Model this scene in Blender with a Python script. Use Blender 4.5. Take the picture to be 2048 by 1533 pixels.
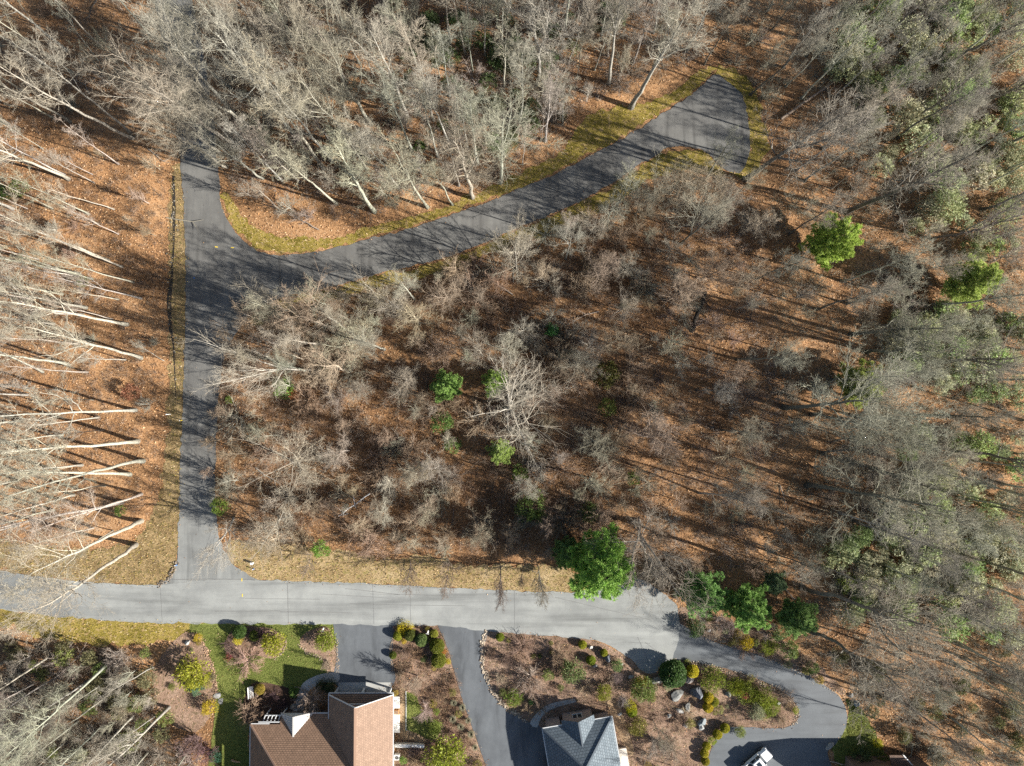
import bpy, bmesh, math, random
import numpy as np
from mathutils import Vector, Quaternion, Matrix

for _o in list(bpy.data.objects):
    bpy.data.objects.remove(_o)
SC = bpy.context.scene
COL = SC.collection
RAD = math.radians

# ------------------------------------------------------------------ camera, sky, sun, exposure
CAM_H, TILT, FPX = 114.0, RAD(1.5), 1368.0
cam_d = bpy.data.cameras.new('camera')
cam_d.sensor_width = 36.0
cam_d.lens = 36.0 * FPX / 2048.0
cam_d.clip_start, cam_d.clip_end = 0.5, 5000.0
cam = bpy.data.objects.new('camera', cam_d)
cam.location = (0, 0, CAM_H)
cam.rotation_euler = (TILT, 0, 0)
COL.objects.link(cam)
SC.camera = cam

SUN_EL = RAD(26.4)
_sx, _sy = 1.0, -0.302
_n = math.hypot(_sx, _sy)
SUN_DIR = Vector((_sx / _n * math.cos(SUN_EL), _sy / _n * math.cos(SUN_EL), math.sin(SUN_EL)))
world = bpy.data.worlds.new('World')
SC.world = world
world.use_nodes = True
_nt = world.node_tree
_sky = _nt.nodes.new('ShaderNodeTexSky')
_sky.sky_type = 'NISHITA'
_sky.sun_disc = False
_sky.sun_elevation = SUN_EL
_sky.sun_rotation = math.atan2(_sx, _sy)
_bg = _nt.nodes['Background']
_nt.links.new(_sky.outputs[0], _bg.inputs[0])
_bg.inputs[1].default_value = 0.05
sun_d = bpy.data.lights.new('sun', 'SUN')
sun_d.energy = 5.0
sun_d.angle = RAD(0.5)
sun_d.color = (1.0, 0.945, 0.86)
sun = bpy.data.objects.new('sun', sun_d)
sun.rotation_euler = SUN_DIR.to_track_quat('Z', 'Y').to_euler()
COL.objects.link(sun)
SC.view_settings.view_transform = 'Standard'
SC.view_settings.look = 'None'
SC.view_settings.gamma = 1.0
SC.view_settings.use_curve_mapping = False
SC.view_settings.exposure = 1.32
SC.render.engine = 'CYCLES'
SC.cycles.use_denoising = False
SC.cycles.max_bounces = 5
SC.cycles.diffuse_bounces = 2
SC.cycles.glossy_bounces = 2
SC.cycles.transmission_bounces = 3

_ct, _st = math.cos(TILT), math.sin(TILT)

def P(px, py, z=0.0):
    """photo pixel (2048 wide) -> world x, y at height z"""
    u = (px - 1024.0) / FPX
    v = -(py - 766.5) / FPX
    yy = v * _ct + _st
    zz = v * _st - _ct
    t = (z - CAM_H) / zz
    return np.array([u * t, yy * t])

def P3(px, py, z=0.0):
    a = P(px, py, z)
    return Vector((a[0], a[1], z))

def to_px(x, y, z=0.0):
    dy, dz = y, z - CAM_H
    v = dy * _ct + dz * _st
    d = dy * _st - dz * _ct
    return 1024 + FPX * x / d, 766.5 - FPX * v / d

M_PX = 1.0 / 12.0        # metres per photo pixel on the ground

# ------------------------------------------------------------------ object helpers
def tag(o, label=None, cat=None, group=None, kind=None):
    if label: o['label'] = label
    if cat: o['category'] = cat
    if group: o['group'] = group
    if kind: o['kind'] = kind
    return o

def link(name, me, parent=None, loc=None, mat=None):
    o = bpy.data.objects.new(name, me)
    COL.objects.link(o)
    if parent is not None: o.parent = parent
    if loc is not None: o.location = loc
    if mat is not None and me is not None and not me.materials: me.materials.append(mat)
    return o

def empty(name, loc, rz=0.0):
    o = bpy.data.objects.new(name, None)
    COL.objects.link(o)
    o.location = loc
    o.rotation_euler = (0, 0, rz)
    o.empty_display_size = 0.3
    return o

class MB:
    """collects vertices, triangles, quads and vertex colours into one mesh"""
    def __init__(self):
        self.V, self.T, self.Q, self.C, self.n = [], [], [], [], 0
    def add(self, V, T=None, Q=None, C=None):
        V = np.asarray(V, dtype=np.float32).reshape(-1, 3)
        if T is not None and len(T): self.T.append(np.asarray(T, dtype=np.int64) + self.n)
        if Q is not None and len(Q): self.Q.append(np.asarray(Q, dtype=np.int64) + self.n)
        self.V.append(V)
        self.C.append(np.ones((len(V), 3), dtype=np.float32) if C is None else np.broadcast_to(np.asarray(C, dtype=np.float32), (len(V), 3)))
        self.n += len(V)
    def box(self, c, s, rz=0.0, C=None, taper=1.0):
        x, y, z = s[0] / 2, s[1] / 2, s[2] / 2
        v = np.array([(-x, -y, -z), (x, -y, -z), (x, y, -z), (-x, y, -z), (-x * taper, -y * taper, z), (x * taper, -y * taper, z), (x * taper, y * taper, z), (-x * taper, y * taper, z)])
        ca, sa = math.cos(rz), math.sin(rz)
        v = np.stack([v[:, 0] * ca - v[:, 1] * sa, v[:, 0] * sa + v[:, 1] * ca, v[:, 2]], 1) + np.asarray(c)
        self.add(v, Q=[(0, 3, 2, 1), (4, 5, 6, 7), (0, 1, 5, 4), (1, 2, 6, 5), (2, 3, 7, 6), (3, 0, 4, 7)], C=C)
    def mesh(self, name, mat=None, smooth=False):
        V = np.concatenate(self.V) if self.V else np.zeros((0, 3), np.float32)
        T = np.concatenate(self.T) if self.T else np.zeros((0, 3), np.int64)
        Q = np.concatenate(self.Q) if self.Q else np.zeros((0, 4), np.int64)
        C = np.concatenate(self.C) if self.C else np.zeros((0, 3), np.float32)
        me = bpy.data.meshes.new(name)
        me.vertices.add(len(V)); me.vertices.foreach_set('co', V.ravel())
        nl = len(T) * 3 + len(Q) * 4
        me.loops.add(nl)
        me.loops.foreach_set('vertex_index', np.concatenate([T.ravel(), Q.ravel()]).astype(np.int32))
        me.polygons.add(len(T) + len(Q))
        st = np.concatenate([np.arange(len(T)) * 3, len(T) * 3 + np.arange(len(Q)) * 4]).astype(np.int32)
        me.polygons.foreach_set('loop_start', st)
        if smooth: me.polygons.foreach_set('use_smooth', np.ones(len(T) + len(Q), dtype=bool))
        at = me.color_attributes.new('Col', 'FLOAT_COLOR', 'POINT')
        at.data.foreach_set('color', np.concatenate([C, np.ones((len(C), 1), np.float32)], 1).ravel().astype(np.float32))
        me.update(calc_edges=True)
        me.validate()
        if mat is not None: me.materials.append(mat)
        return me

# ------------------------------------------------------------------ materials
def nmat(name):
    m = bpy.data.materials.new(name)
    m.use_nodes = True
    nt = m.node_tree
    b = nt.nodes['Principled BSDF']
    return m, nt, b

def node(nt, t, **kw):
    n = nt.nodes.new(t)
    for k, v in kw.items(): setattr(n, k, v)
    return n

def noise(nt, scale, detail=4.0, rough=0.6, coord=None, dist=0.0):
    n = node(nt, 'ShaderNodeTexNoise')
    n.inputs['Scale'].default_value = scale
    n.inputs['Detail'].default_value = detail
    n.inputs['Roughness'].default_value = rough
    n.inputs['Distortion'].default_value = dist
    if coord is not None: nt.links.new(coord, n.inputs['Vector'])
    return n

def ramp(nt, fac, stops):
    r = node(nt, 'ShaderNodeValToRGB')
    el = r.color_ramp.elements
    while len(el) < len(stops): el.new(0.5)
    for e, (p, c) in zip(el, stops):
        e.position = p
        e.color = (c[0], c[1], c[2], 1.0)
    nt.links.new(fac, r.inputs[0])
    return r

def mixc(nt, fac, a, b, mode='MIX'):
    m = node(nt, 'ShaderNodeMix', data_type='RGBA', blend_type=mode)
    for sock, val in ((m.inputs[0], fac), (m.inputs[6], a), (m.inputs[7], b)):
        if hasattr(val, 'links') or hasattr(val, 'is_linked'): nt.links.new(val, sock)
        elif isinstance(val, (int, float)): sock.default_value = val
        else: sock.default_value = (val[0], val[1], val[2], 1.0)
    return m.outputs[2]

def bump(nt, b, h, strength=0.4, dist=0.05):
    n = node(nt, 'ShaderNodeBump')
    n.inputs['Strength'].default_value = strength
    n.inputs['Distance'].default_value = dist
    nt.links.new(h, n.inputs['Height'])
    nt.links.new(n.outputs[0], b.inputs['Normal'])

def wcoord(nt, sx=1.0, sy=1.0, sz=1.0, rz=0.0):
    g = node(nt, 'ShaderNodeNewGeometry')
    m = node(nt, 'ShaderNodeMapping')
    m.inputs['Scale'].default_value = (sx, sy, sz)
    m.inputs['Rotation'].default_value = (0, 0, rz)
    nt.links.new(g.outputs['Position'], m.inputs['Vector'])
    return m.outputs[0]

def plain(name, c, rough=0.6, metal=0.0, var=0.12, scale=3.0, spec=0.4):
    m, nt, b = nmat(name)
    n = noise(nt, scale, 5)
    k = [max(0, x * (1 - var)) for x in c]; k2 = [min(1, x * (1 + var)) for x in c]
    r = ramp(nt, n.outputs[0], [(0.3, k), (0.7, k2)])
    nt.links.new(r.outputs[0], b.inputs['Base Color'])
    b.inputs['Roughness'].default_value = rough
    b.inputs['Metallic'].default_value = metal
    b.inputs['Specular IOR Level'].default_value = spec
    return m

def litter_mat(name, stops, grain=5.0, big=0.09, spot=None, vcol=False):
    m, nt, b = nmat(name)
    w = wcoord(nt)
    n1 = noise(nt, grain, 6, 0.75, w, 0.6)
    n2 = noise(nt, big, 4, 0.6, w)
    n3 = noise(nt, grain * 0.3, 3, 0.6, w)
    a = node(nt, 'ShaderNodeMath', operation='MULTIPLY_ADD')
    nt.links.new(n2.outputs[0], a.inputs[0]); a.inputs[1].default_value = 0.62; a.inputs[2].default_value = -0.31
    s = node(nt, 'ShaderNodeMath', operation='ADD'); nt.links.new(n1.outputs[0], s.inputs[0]); nt.links.new(a.outputs[0], s.inputs[1])
    r = ramp(nt, s.outputs[0], stops)
    out = r.outputs[0]
    if spot is not None:
        rr = ramp(nt, n3.outputs[0], [(0.52, (0, 0, 0)), (0.66, (1, 1, 1))])
        out = mixc(nt, rr.outputs[0], out, spot)
    if vcol:
        at = node(nt, 'ShaderNodeAttribute', attribute_name='Col'); out = mixc(nt, 1.0, out, at.outputs[0], 'MULTIPLY')
    nt.links.new(out, b.inputs['Base Color'])
    b.inputs['Roughness'].default_value = 0.9
    b.inputs['Specular IOR Level'].default_value = 0.15
    bump(nt, b, n1.outputs[0], 0.9, 0.12)
    return m

def asphalt_mat(name, c, var=0.18, along=(0.05, 0.6), rough=0.85, rz=0.0, fade=None, spec=0.3):
    m, nt, b = nmat(name)
    w = wcoord(nt)
    ws = wcoord(nt, along[0], along[1], 1, rz)
    n1 = noise(nt, 9, 5, 0.8, w)
    n2 = noise(nt, 1.0, 5, 0.6, ws, 0.4)
    n3 = noise(nt, 0.22, 4, 0.65, w)
    base = mixc(nt, n1.outputs[0], [x * (1 - var) for x in c], [x * (1 + var) for x in c])
    if fade is not None:      # blends the lane to a paler tone next to the main road
        sp = node(nt, 'ShaderNodeSeparateXYZ'); nt.links.new(w, sp.inputs[0])
        mr = node(nt, 'ShaderNodeMapRange'); nt.links.new(sp.outputs['Y'], mr.inputs['Value'])
        mr.inputs['From Min'].default_value = float(P(400, 940)[1]); mr.inputs['From Max'].default_value = float(P(400, 1090)[1])
        ad = node(nt, 'ShaderNodeMath', operation='MULTIPLY_ADD', use_clamp=True); nt.links.new(n3.outputs[0], ad.inputs[0]); ad.inputs[1].default_value = 0.5; 
        sb = node(nt, 'ShaderNodeMath', operation='SUBTRACT'); nt.links.new(mr.outputs[0], sb.inputs[0]); sb.inputs[1].default_value = 0.25
        nt.links.new(sb.outputs[0], ad.inputs[2])
        base = mixc(nt, ad.outputs[0], base, fade)
    r2 = ramp(nt, n2.outputs[0], [(0.30, (0.64, 0.64, 0.64)), (0.47, (0.97, 0.97, 0.97)), (0.72, (1.2, 1.2, 1.19))])
    base = mixc(nt, 1.0, base, r2.outputs[0], 'MULTIPLY')
    r3 = ramp(nt, n3.outputs[0], [(0.35, (0.82, 0.82, 0.83)), (0.6, (1.05, 1.05, 1.05))])
    base = mixc(nt, 1.0, base, r3.outputs[0], 'MULTIPLY')
    nt.links.new(base, b.inputs['Base Color'])
    b.inputs['Roughness'].default_value = rough
    b.inputs['Specular IOR Level'].default_value = spec
    bump(nt, b, n1.outputs[0], 0.25, 0.02)
    return m

def tint_mat(name, rough=0.8, transl=0.0, scale=6.0, lo=0.72, hi=1.25, spec=0.25):
    """vertex colour x the object's own colour x fine noise"""
    m, nt, b = nmat(name)
    at = node(nt, 'ShaderNodeAttribute', attribute_name='Col')
    oi = node(nt, 'ShaderNodeObjectInfo')
    c = mixc(nt, 1.0, at.outputs[0], oi.outputs['Color'], 'MULTIPLY')
    tc = node(nt, 'ShaderNodeTexCoord')
    n = noise(nt, scale, 4, 0.7, tc.outputs['Object'])
    r = ramp(nt, n.outputs[0], [(0.3, (lo, lo, lo)), (0.7, (hi, hi, hi))])
    c = mixc(nt, 1.0, c, r.outputs[0], 'MULTIPLY')
    nt.links.new(c, b.inputs['Base Color'])
    b.inputs['Roughness'].default_value = rough
    b.inputs['Specular IOR Level'].default_value = spec
    if transl > 0:
        tr = node(nt, 'ShaderNodeBsdfTranslucent')
        nt.links.new(c, tr.inputs['Color'])
        mx = node(nt, 'ShaderNodeMixShader')
        mx.inputs[0].default_value = transl
        nt.links.new(b.outputs[0], mx.inputs[1]); nt.links.new(tr.outputs[0], mx.inputs[2])
        out = [x for x in nt.nodes if x.type == 'OUTPUT_MATERIAL'][0]
        nt.links.new(mx.outputs[0], out.inputs['Surface'])
    return m

def roof_mat(name, c1, c2, mortar, bw=0.32, rh=0.16, rough=0.8, streak=0.15):
    """courses of shingles laid in the roof's own UV (metres along the eave, metres up the slope)"""
    m, nt, b = nmat(name)
    uv = node(nt, 'ShaderNodeUVMap')
    br = node(nt, 'ShaderNodeTexBrick')
    br.offset = 0.5
    br.inputs['Scale'].default_value = 1.0
    br.inputs['Mortar Size'].default_value = 0.05
    br.inputs['Brick Width'].default_value = bw
    br.inputs['Row Height'].default_value = rh
    br.inputs['Color1'].default_value = (*c1, 1); br.inputs['Color2'].default_value = (*c2, 1); br.inputs['Mortar'].default_value = (*mortar, 1)
    br.inputs['Bias'].default_value = 0.0
    nt.links.new(uv.outputs[0], br.inputs['Vector'])
    n = noise(nt, 1.1, 6, 0.7, uv.outputs[0])
    r = ramp(nt, n.outputs[0], [(0.3, (1 - streak,) * 3), (0.7, (1 + streak,) * 3)])
    n2 = noise(nt, 9.0, 5, 0.8, uv.outputs[0])
    r2 = ramp(nt, n2.outputs[0], [(0.3, (0.75,) * 3), (0.7, (1.25,) * 3)])
    c = mixc(nt, 1.0, br.outputs['Color'], r.outputs[0], 'MULTIPLY')
    c = mixc(nt, 1.0, c, r2.outputs[0], 'MULTIPLY')
    nt.links.new(c, b.inputs['Base Color'])
    b.inputs['Roughness'].default_value = rough
    b.inputs['Specular IOR Level'].default_value = 0.3
    bump(nt, b, br.outputs['Fac'], 0.6, -0.02)
    return m

M = {}
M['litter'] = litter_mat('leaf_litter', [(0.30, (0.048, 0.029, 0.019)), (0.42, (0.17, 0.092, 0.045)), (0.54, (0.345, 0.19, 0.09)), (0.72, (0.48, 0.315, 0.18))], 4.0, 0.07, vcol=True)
M['dry_grass'] = litter_mat('dry_verge_grass', [(0.28, (0.11, 0.08, 0.04)), (0.45, (0.28, 0.195, 0.095)), (0.6, (0.40, 0.30, 0.165)), (0.8, (0.52, 0.42, 0.28))], 5.0, 0.3, spot=(.24, .20, .075))
M['bank_grass'] = litter_mat('thin_bank_grass', [(0.28, (0.08, 0.06, 0.03)), (0.45, (0.21, 0.145, 0.07)), (0.6, (0.33, 0.24, 0.12)), (0.8, (0.48, 0.36, 0.22))], 5.0, 0.4, spot=(.14, .115, .045))
M['moss_grass'] = litter_mat('mossy_verge_grass', [(0.28, (0.09, 0.075, 0.014)), (0.45, (0.20, 0.162, 0.03)), (0.6, (0.31, 0.235, 0.062)), (0.8, (0.42, 0.31, 0.13))], 5.0, 0.35, spot=(.36, .26, .12))
M['lawn'] = litter_mat('lawn_turf', [(0.28, (0.08, 0.10, 0.022)), (0.45, (0.15, 0.185, 0.042)), (0.6, (0.21, 0.235, 0.065)), (0.8, (0.32, 0.29, 0.12))], 6.0, 0.12)
M['mulch'] = litter_mat('bark_mulch', [(0.28, (0.06, 0.036, 0.025)), (0.44, (0.18, 0.115, 0.08)), (0.58, (0.32, 0.215, 0.155)), (0.75, (0.48, 0.36, 0.27))], 6.0, 0.15, spot=(0.16, 0.12, 0.07))
M['mulch_dark'] = litter_mat('dark_mulch', [(0.28, (0.03, 0.02, 0.015)), (0.44, (0.07, 0.042, 0.03)), (0.6, (0.13, 0.08, 0.055)), (0.8, (0.25, 0.17, 0.12))], 6.0, 0.15)
M['road'] = asphalt_mat('pale_weathered_asphalt', (0.268, 0.277, 0.266), 0.15, (0.03, 0.45))
M['road_old'] = asphalt_mat('older_asphalt', (0.20, 0.208, 0.203), 0.16, (0.05, 0.5))
M['lane'] = asphalt_mat('lane_asphalt', (0.14, 0.138, 0.13), 0.25, (0.7, 0.06), fade=(0.225, 0.232, 0.224))
M['drive'] = asphalt_mat('driveway_asphalt', (0.115, 0.125, 0.135), 0.18, (0.5, 0.12))
M['drive_loop'] = asphalt_mat('sealed_driveway_asphalt', (0.10, 0.112, 0.122), 0.18, (0.06, 0.5), 0.6, RAD(20), spec=0.5)
M['concrete'] = plain('concrete', (0.38, 0.38, 0.36), 0.85, var=0.15, scale=2.0)
M['sand_path'] = litter_mat('tan_pea_gravel', [(0.28, (0.2, 0.13, 0.075)), (0.5, (0.36, 0.25, 0.15)), (0.75, (0.5, 0.38, 0.25))], 8.0, 0.2)
M['bark'] = tint_mat('bark', 0.88, 0, 4.5, 0.42, 1.3, 0.15)
M['leaf'] = tint_mat('leaf', 0.55, 0.38, 3.0, 0.8, 1.2, 0.3)
M['leaf_dry'] = tint_mat('dry_leaf', 0.75, 0.15, 3.0, 0.85, 1.15, 0.2)
M['stone'] = tint_mat('stone', 0.85, 0, 2.5, 0.6, 1.35)
M['crack'] = plain('road_crack_tar', (0.17, 0.17, 0.165), 0.9, var=.3, scale=.5)
M['yellow'] = plain('yellow_paint', (0.7, 0.52, 0.06), 0.6)
M['blue'] = plain('blue_paint', (0.03, 0.2, 0.55), 0.5)
M['white'] = plain('white_paint', (0.78, 0.77, 0.74), 0.5, var=0.04)
M['cream'] = plain('cream_siding', (0.62, 0.58, 0.5), 0.7, var=0.06)
M['brown_roof'] = roof_mat('brown_shingles', (0.23, 0.145, 0.095), (0.285, 0.18, 0.12), (0.135, 0.085, 0.058), 0.46, 0.29)
M['tan_roof'] = roof_mat('tan_brown_shingles', (0.21, 0.14, 0.10), (0.265, 0.18, 0.13), (0.18, 0.12, 0.088), 0.40, 0.30)
M['slate_roof'] = roof_mat('blue_grey_shingles', (0.10, 0.128, 0.152), (0.145, 0.175, 0.20), (0.066, 0.084, 0.10), 0.5, 0.42)
M['dark_roof'] = roof_mat('dark_brown_shingles', (0.16, 0.10, 0.07), (0.22, 0.14, 0.10), (0.08, 0.05, 0.04), 0.3, 0.2)
M['metal_roof'] = plain('standing_seam_metal', (0.52, 0.50, 0.47), 0.42, 0.0, 0.05, spec=0.6)
M['seam'] = plain('seam_metal', (0.36, 0.34, 0.32), 0.5, 0.0, 0.05)
M['ridge_cap'] = plain('ridge_cap_shingle', (0.36, 0.23, 0.16), 0.8)
M['slate_cap'] = plain('slate_ridge_cap', (0.12, 0.14, 0.16), 1.0, spec=0.0)
M['trim'] = plain('weathered_white_trim', (0.55, 0.56, 0.56), 0.6, var=0.05)
M['siding_brown'] = plain('brown_siding', (0.16, 0.11, 0.085), 0.8)
M['siding_pink'] = plain('taupe_shingle_siding', (0.30, 0.25, 0.23), 0.8)
M['glass'] = plain('window_glass', (0.02, 0.03, 0.04), 0.05, spec=1.0)
M['car_white'] = plain('white_car_paint', (0.8, 0.8, 0.8), 0.25, var=0.02, spec=0.6)
M['rubber'] = plain('tyre_rubber', (0.02, 0.02, 0.02), 0.85)
M['dark_plastic'] = plain('dark_plastic', (0.03, 0.03, 0.032), 0.5)
M['steel'] = plain('steel', (0.5, 0.5, 0.5), 0.3, 0.9, 0.05)
M['wood'] = plain('weathered_timber', (0.30, 0.22, 0.14), 0.85, var=0.25, scale=6)
M['red_wood'] = plain('orange_timber', (0.42, 0.2, 0.07), 0.8, var=0.2)
M['lamp'] = plain('headlamp_glass', (0.7, 0.72, 0.75), 0.1, spec=0.8)

# ------------------------------------------------------------------ layout polygons (photo pixels)
def smooth_closed(pts, per=4):
    p = np.asarray(pts, float); n = len(p); out = []
    for i in range(n):
        a, b, c, d = p[i - 1], p[i], p[(i + 1) % n], p[(i + 2) % n]
        l1 = np.linalg.norm(c - b)
        k = max(1, int(l1 / 6)) if per else 1
        # straight interpolation for long runs, centripetal softening for short ones
        for j in range(k):
            t = j / k
            if l1 < 130:
                m1, m2 = (c - a) * 0.5, (d - b) * 0.5
                lim = l1 * 1.0
                for mm in (m1, m2):
                    q = np.linalg.norm(mm)
                    if q > lim: mm *= lim / q
                out.append((2*t**3-3*t**2+1)*b + (t**3-2*t**2+t)*m1 + (-2*t**3+3*t**2)*c + (t**3-t**2)*m2)
            else:
                out.append(b + (c - b) * t)
    return np.array(out)

POLY = {}
POLY['main_road'] = [(-260,1112),(-150,1124),(0,1141),(60,1152),(130,1160),(220,1167),(318,1170),(420,1160),(512,1160),(560,1162),(700,1166),(900,1176),(1130,1186),(1210,1172),(1260,1155),(1300,1168),(1350,1208),(1357,1230),(1359,1262),(1345,1316),(1325,1338),(1300,1348),(1280,1338),(1262,1320),(1240,1305),(1190,1281),(1080,1271),(980,1263),(870,1252),(660,1249),(340,1247),(240,1244),(140,1234),(60,1227),(0,1218),(-150,1204),(-260,1190)]
POLY['side_lane'] = [(318,1171),(336,1158),(352,1132),(357,1060),(359,1000),(362,900),(367,800),(370,660),(371,520),(367,400),(361,330),(352,240),(340,150),(320,60),(300,-30),(270,-150),(345,-150),(375,-30),(398,60),(415,150),(428,240),(436,335),(442,500),(442,660),(438,800),(433,900),(430,1000),(440,1080),(460,1120),(482,1143),(512,1161)]
POLY['upper_lane'] = [(412,345),(436,340),(441,400),(455,440),(475,470),(500,492),(530,506),(560,511),(640,502),(740,478),(860,445),(1000,395),(1120,345),(1240,280),(1330,225),(1395,180),(1427,150),(1450,160),(1485,191),(1498,240),(1500,300),(1494,325),(1478,347),(1450,338),(1430,321),(1415,306),(1390,297),(1348,294),(1310,311),(1250,350),(1180,393),(1100,430),(1020,463),(960,490),(860,524),(760,547),(650,577),(580,592),(540,606),(500,632),(470,670),(448,720),(438,770),(412,770)]
POLY['driveway_one'] = [(664,1225),(790,1225),(788,1252),(784,1310),(783,1372),(676,1372),(673,1310),(667,1252)]
POLY['driveway_two'] = [(868,1225),(985,1232),(977,1264),(966,1300),(968,1340),(985,1380),(1010,1415),(1050,1440),(1095,1468),(1110,1580),(985,1580),(972,1533),(950,1470),(925,1400),(905,1330),(893,1290),(877,1254)]
POLY['driveway_loop'] = [(1325,1230),(1358,1246),(1420,1280),(1500,1305),(1580,1335),(1640,1365),(1680,1395),(1694,1430),(1690,1460),(1670,1490),(1655,1503),(1660,1580),(1420,1580),(1422,1500),(1440,1466),(1460,1455),(1500,1455),(1560,1457),(1585,1450),(1597,1435),(1595,1415),(1575,1390),(1530,1365),(1460,1340),(1400,1327),(1343,1317),(1310,1310)]
POLY['lane_verge'] = [(345,330),(340,450),(338,560),(340,700),(335,830),(325,950),(300,1040),(260,1085),(150,1100),(60,1088),(-150,1070),(-260,1060),(-260,1114),(-150,1126),(0,1143),(60,1154),(130,1162),(220,1169),(322,1173),(340,1160),(356,1132),(366,900),(374,660),(375,520),(371,400),(365,330)]
POLY['upper_verge'] = [(440,392),(458,436),(478,466),(502,488),(530,502),(560,507),(640,498),(740,474),(860,441),(1000,391),(1120,341),(1240,276),(1330,221),(1395,176),(1427,146),(1440,134),(1425,130),(1385,152),(1325,195),(1250,212),(1185,225),(1150,262),(1120,308),(1060,338),(980,375),(860,422),(740,455),(660,478),(600,474),(540,468),(500,445),(475,418),(455,385)]
POLY['turning_verge'] = [(1427,150),(1440,134),(1470,140),(1500,165),(1518,205),(1530,250),(1535,290),(1522,330),(1500,362),(1478,352),(1460,345),(1490,320),(1497,300),(1495,240),(1482,195),(1450,164)]
POLY['lower_verge'] = [(1452,342),(1432,325),(1415,310),(1390,301),(1350,298),(1312,315),(1252,354),(1182,397),(1102,434),(1022,467),(962,494),(862,528),(762,551),(652,581),(582,596),(542,610),(505,636),(520,655),(560,622),(610,606),(690,592),(775,572),(872,548),(972,512),(1045,486),(1125,456),(1205,420),(1275,378),(1335,345),(1400,343),(1440,356)]
POLY['road_verge'] = [(482,1146),(510,1163),(560,1165),(700,1169),(900,1179),(1135,1189),(1145,1140),(1050,1128),(950,1130),(850,1112),(760,1118),(690,1103),(600,1093),(520,1088),(462,1080),(450,1100)]
POLY['front_verge'] = [(-260,1187),(-150,1201),(0,1215),(60,1224),(140,1231),(240,1241),(340,1244),(420,1246),(410,1272),(360,1280),(300,1285),(200,1290),(100,1280),(0,1250),(-150,1238),(-260,1225)]
POLY['lawn'] = [(385,1246),(660,1247),(670,1300),(677,1350),(640,1352),(608,1368),(592,1400),(580,1440),(500,1460),(500,1580),(420,1580),(425,1470),(432,1400),(425,1340),(410,1290),(380,1268)]
POLY['side_lawn'] = [(808,1385),(830,1390),(845,1420),(880,1450),(870,1478),(830,1474),(806,1462)]
POLY['loop_lawn'] = [(1694,1400),(1712,1408),(1740,1445),(1760,1490),(1765,1530),(1700,1560),(1665,1500),(1690,1462),(1698,1430)]
POLY['bank_bed'] = [(340,1292),(370,1266),(400,1273),(416,1310),(431,1350),(434,1392),(418,1440),(380,1465),(325,1430),(305,1350)]
POLY['round_bed'] = [(452,1278),(475,1254),(520,1254),(550,1261),(573,1280),(570,1300),(547,1317),(510,1312),(470,1317),(450,1300)]
POLY['corner_bed'] = [(600,1290),(605,1270),(650,1253),(668,1280),(674,1346),(655,1344),(640,1312),(615,1306)]
POLY['porch_bed'] = [(490,1445),(495,1377),(520,1364),(570,1374),(592,1386),(592,1440)]
POLY['middle_bed'] = [(787,1252),(878,1254),(893,1290),(905,1330),(925,1400),(950,1470),(972,1533),(985,1580),(786,1580),(798,1440),(784,1372)]
POLY['rock_garden'] = [(976,1264),(1080,1272),(1190,1282),(1240,1306),(1262,1321),(1280,1339),(1300,1349),(1343,1318),(1400,1328),(1460,1341),(1530,1366),(1575,1391),(1595,1416),(1597,1436),(1585,1451),(1560,1458),(1500,1456),(1460,1456),(1440,1467),(1422,1500),(1420,1580),(1108,1580),(1094,1468),(1050,1440),(1010,1415),(985,1380),(968,1340),(965,1300)]
POLY['upper_border_bed'] = [(1362,1215),(1400,1225),(1480,1250),(1560,1280),(1640,1330),(1690,1385),(1660,1375),(1580,1334),(1500,1304),(1420,1279),(1362,1252)]
SHEETS = [  # name, material, z, edge jitter (m), category words
    ('lane_verge', 'bank_grass', 0.0, 0.3), ('upper_verge', 'moss_grass', 0.0, 0.22), ('turning_verge', 'moss_grass', 0.0, 0.22), ('lower_verge', 'moss_grass', 0.0, 0.22),
    ('road_verge', 'dry_grass', 0.0, 0.25), ('front_verge', 'moss_grass', 0.0, 0.25),
    ('middle_bed', 'mulch', 0.006, 0.03), ('rock_garden', 'mulch', 0.006, 0.05), ('upper_border_bed', 'mulch', 0.006, 0.2),
    ('lawn', 'lawn', 0.012, 0.06), ('side_lawn', 'lawn', 0.012, 0.08), ('loop_lawn', 'lawn', 0.012, 0.12),
    ('bank_bed', 'mulch', 0.02, 0.06), ('round_bed', 'mulch', 0.02, 0.03), ('corner_bed', 'mulch', 0.02, 0.03), ('porch_bed', 'mulch_dark', 0.02, 0.03),
    ('side_lane', 'lane', 0.028, 0.09), ('upper_lane', 'lane', 0.031, 0.09), ('main_road', 'road', 0.04, 0.07),
    ('driveway_one', 'drive', 0.034, 0.02), ('driveway_two', 'drive', 0.034, 0.02), ('driveway_loop', 'drive_loop', 0.034, 0.02)]
WPOLY = {k: np.array([P(*q) for q in smooth_closed(v)]) for k, v in POLY.items()}

def inside(pts, poly):
    x, y = pts[:, 0], pts[:, 1]
    c = np.zeros(len(pts), bool)
    lo, hi = poly.min(0), poly.max(0)
    m = (x >= lo[0]) & (x <= hi[0]) & (y >= lo[1]) & (y <= hi[1])
    idx = np.nonzero(m)[0]
    if not len(idx): return c
    X, Y = x[idx], y[idx]; r = np.zeros(len(idx), bool)
    n = len(poly)
    for i in range(n):
        x1, y1 = poly[i - 1]; x2, y2 = poly[i]
        if y1 == y2: continue
        k = ((Y < y1) != (Y < y2)) & (X < (x2 - x1) * (Y - y1) / (y2 - y1) + x1)
        r ^= k
    c[idx] = r
    return c

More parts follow.
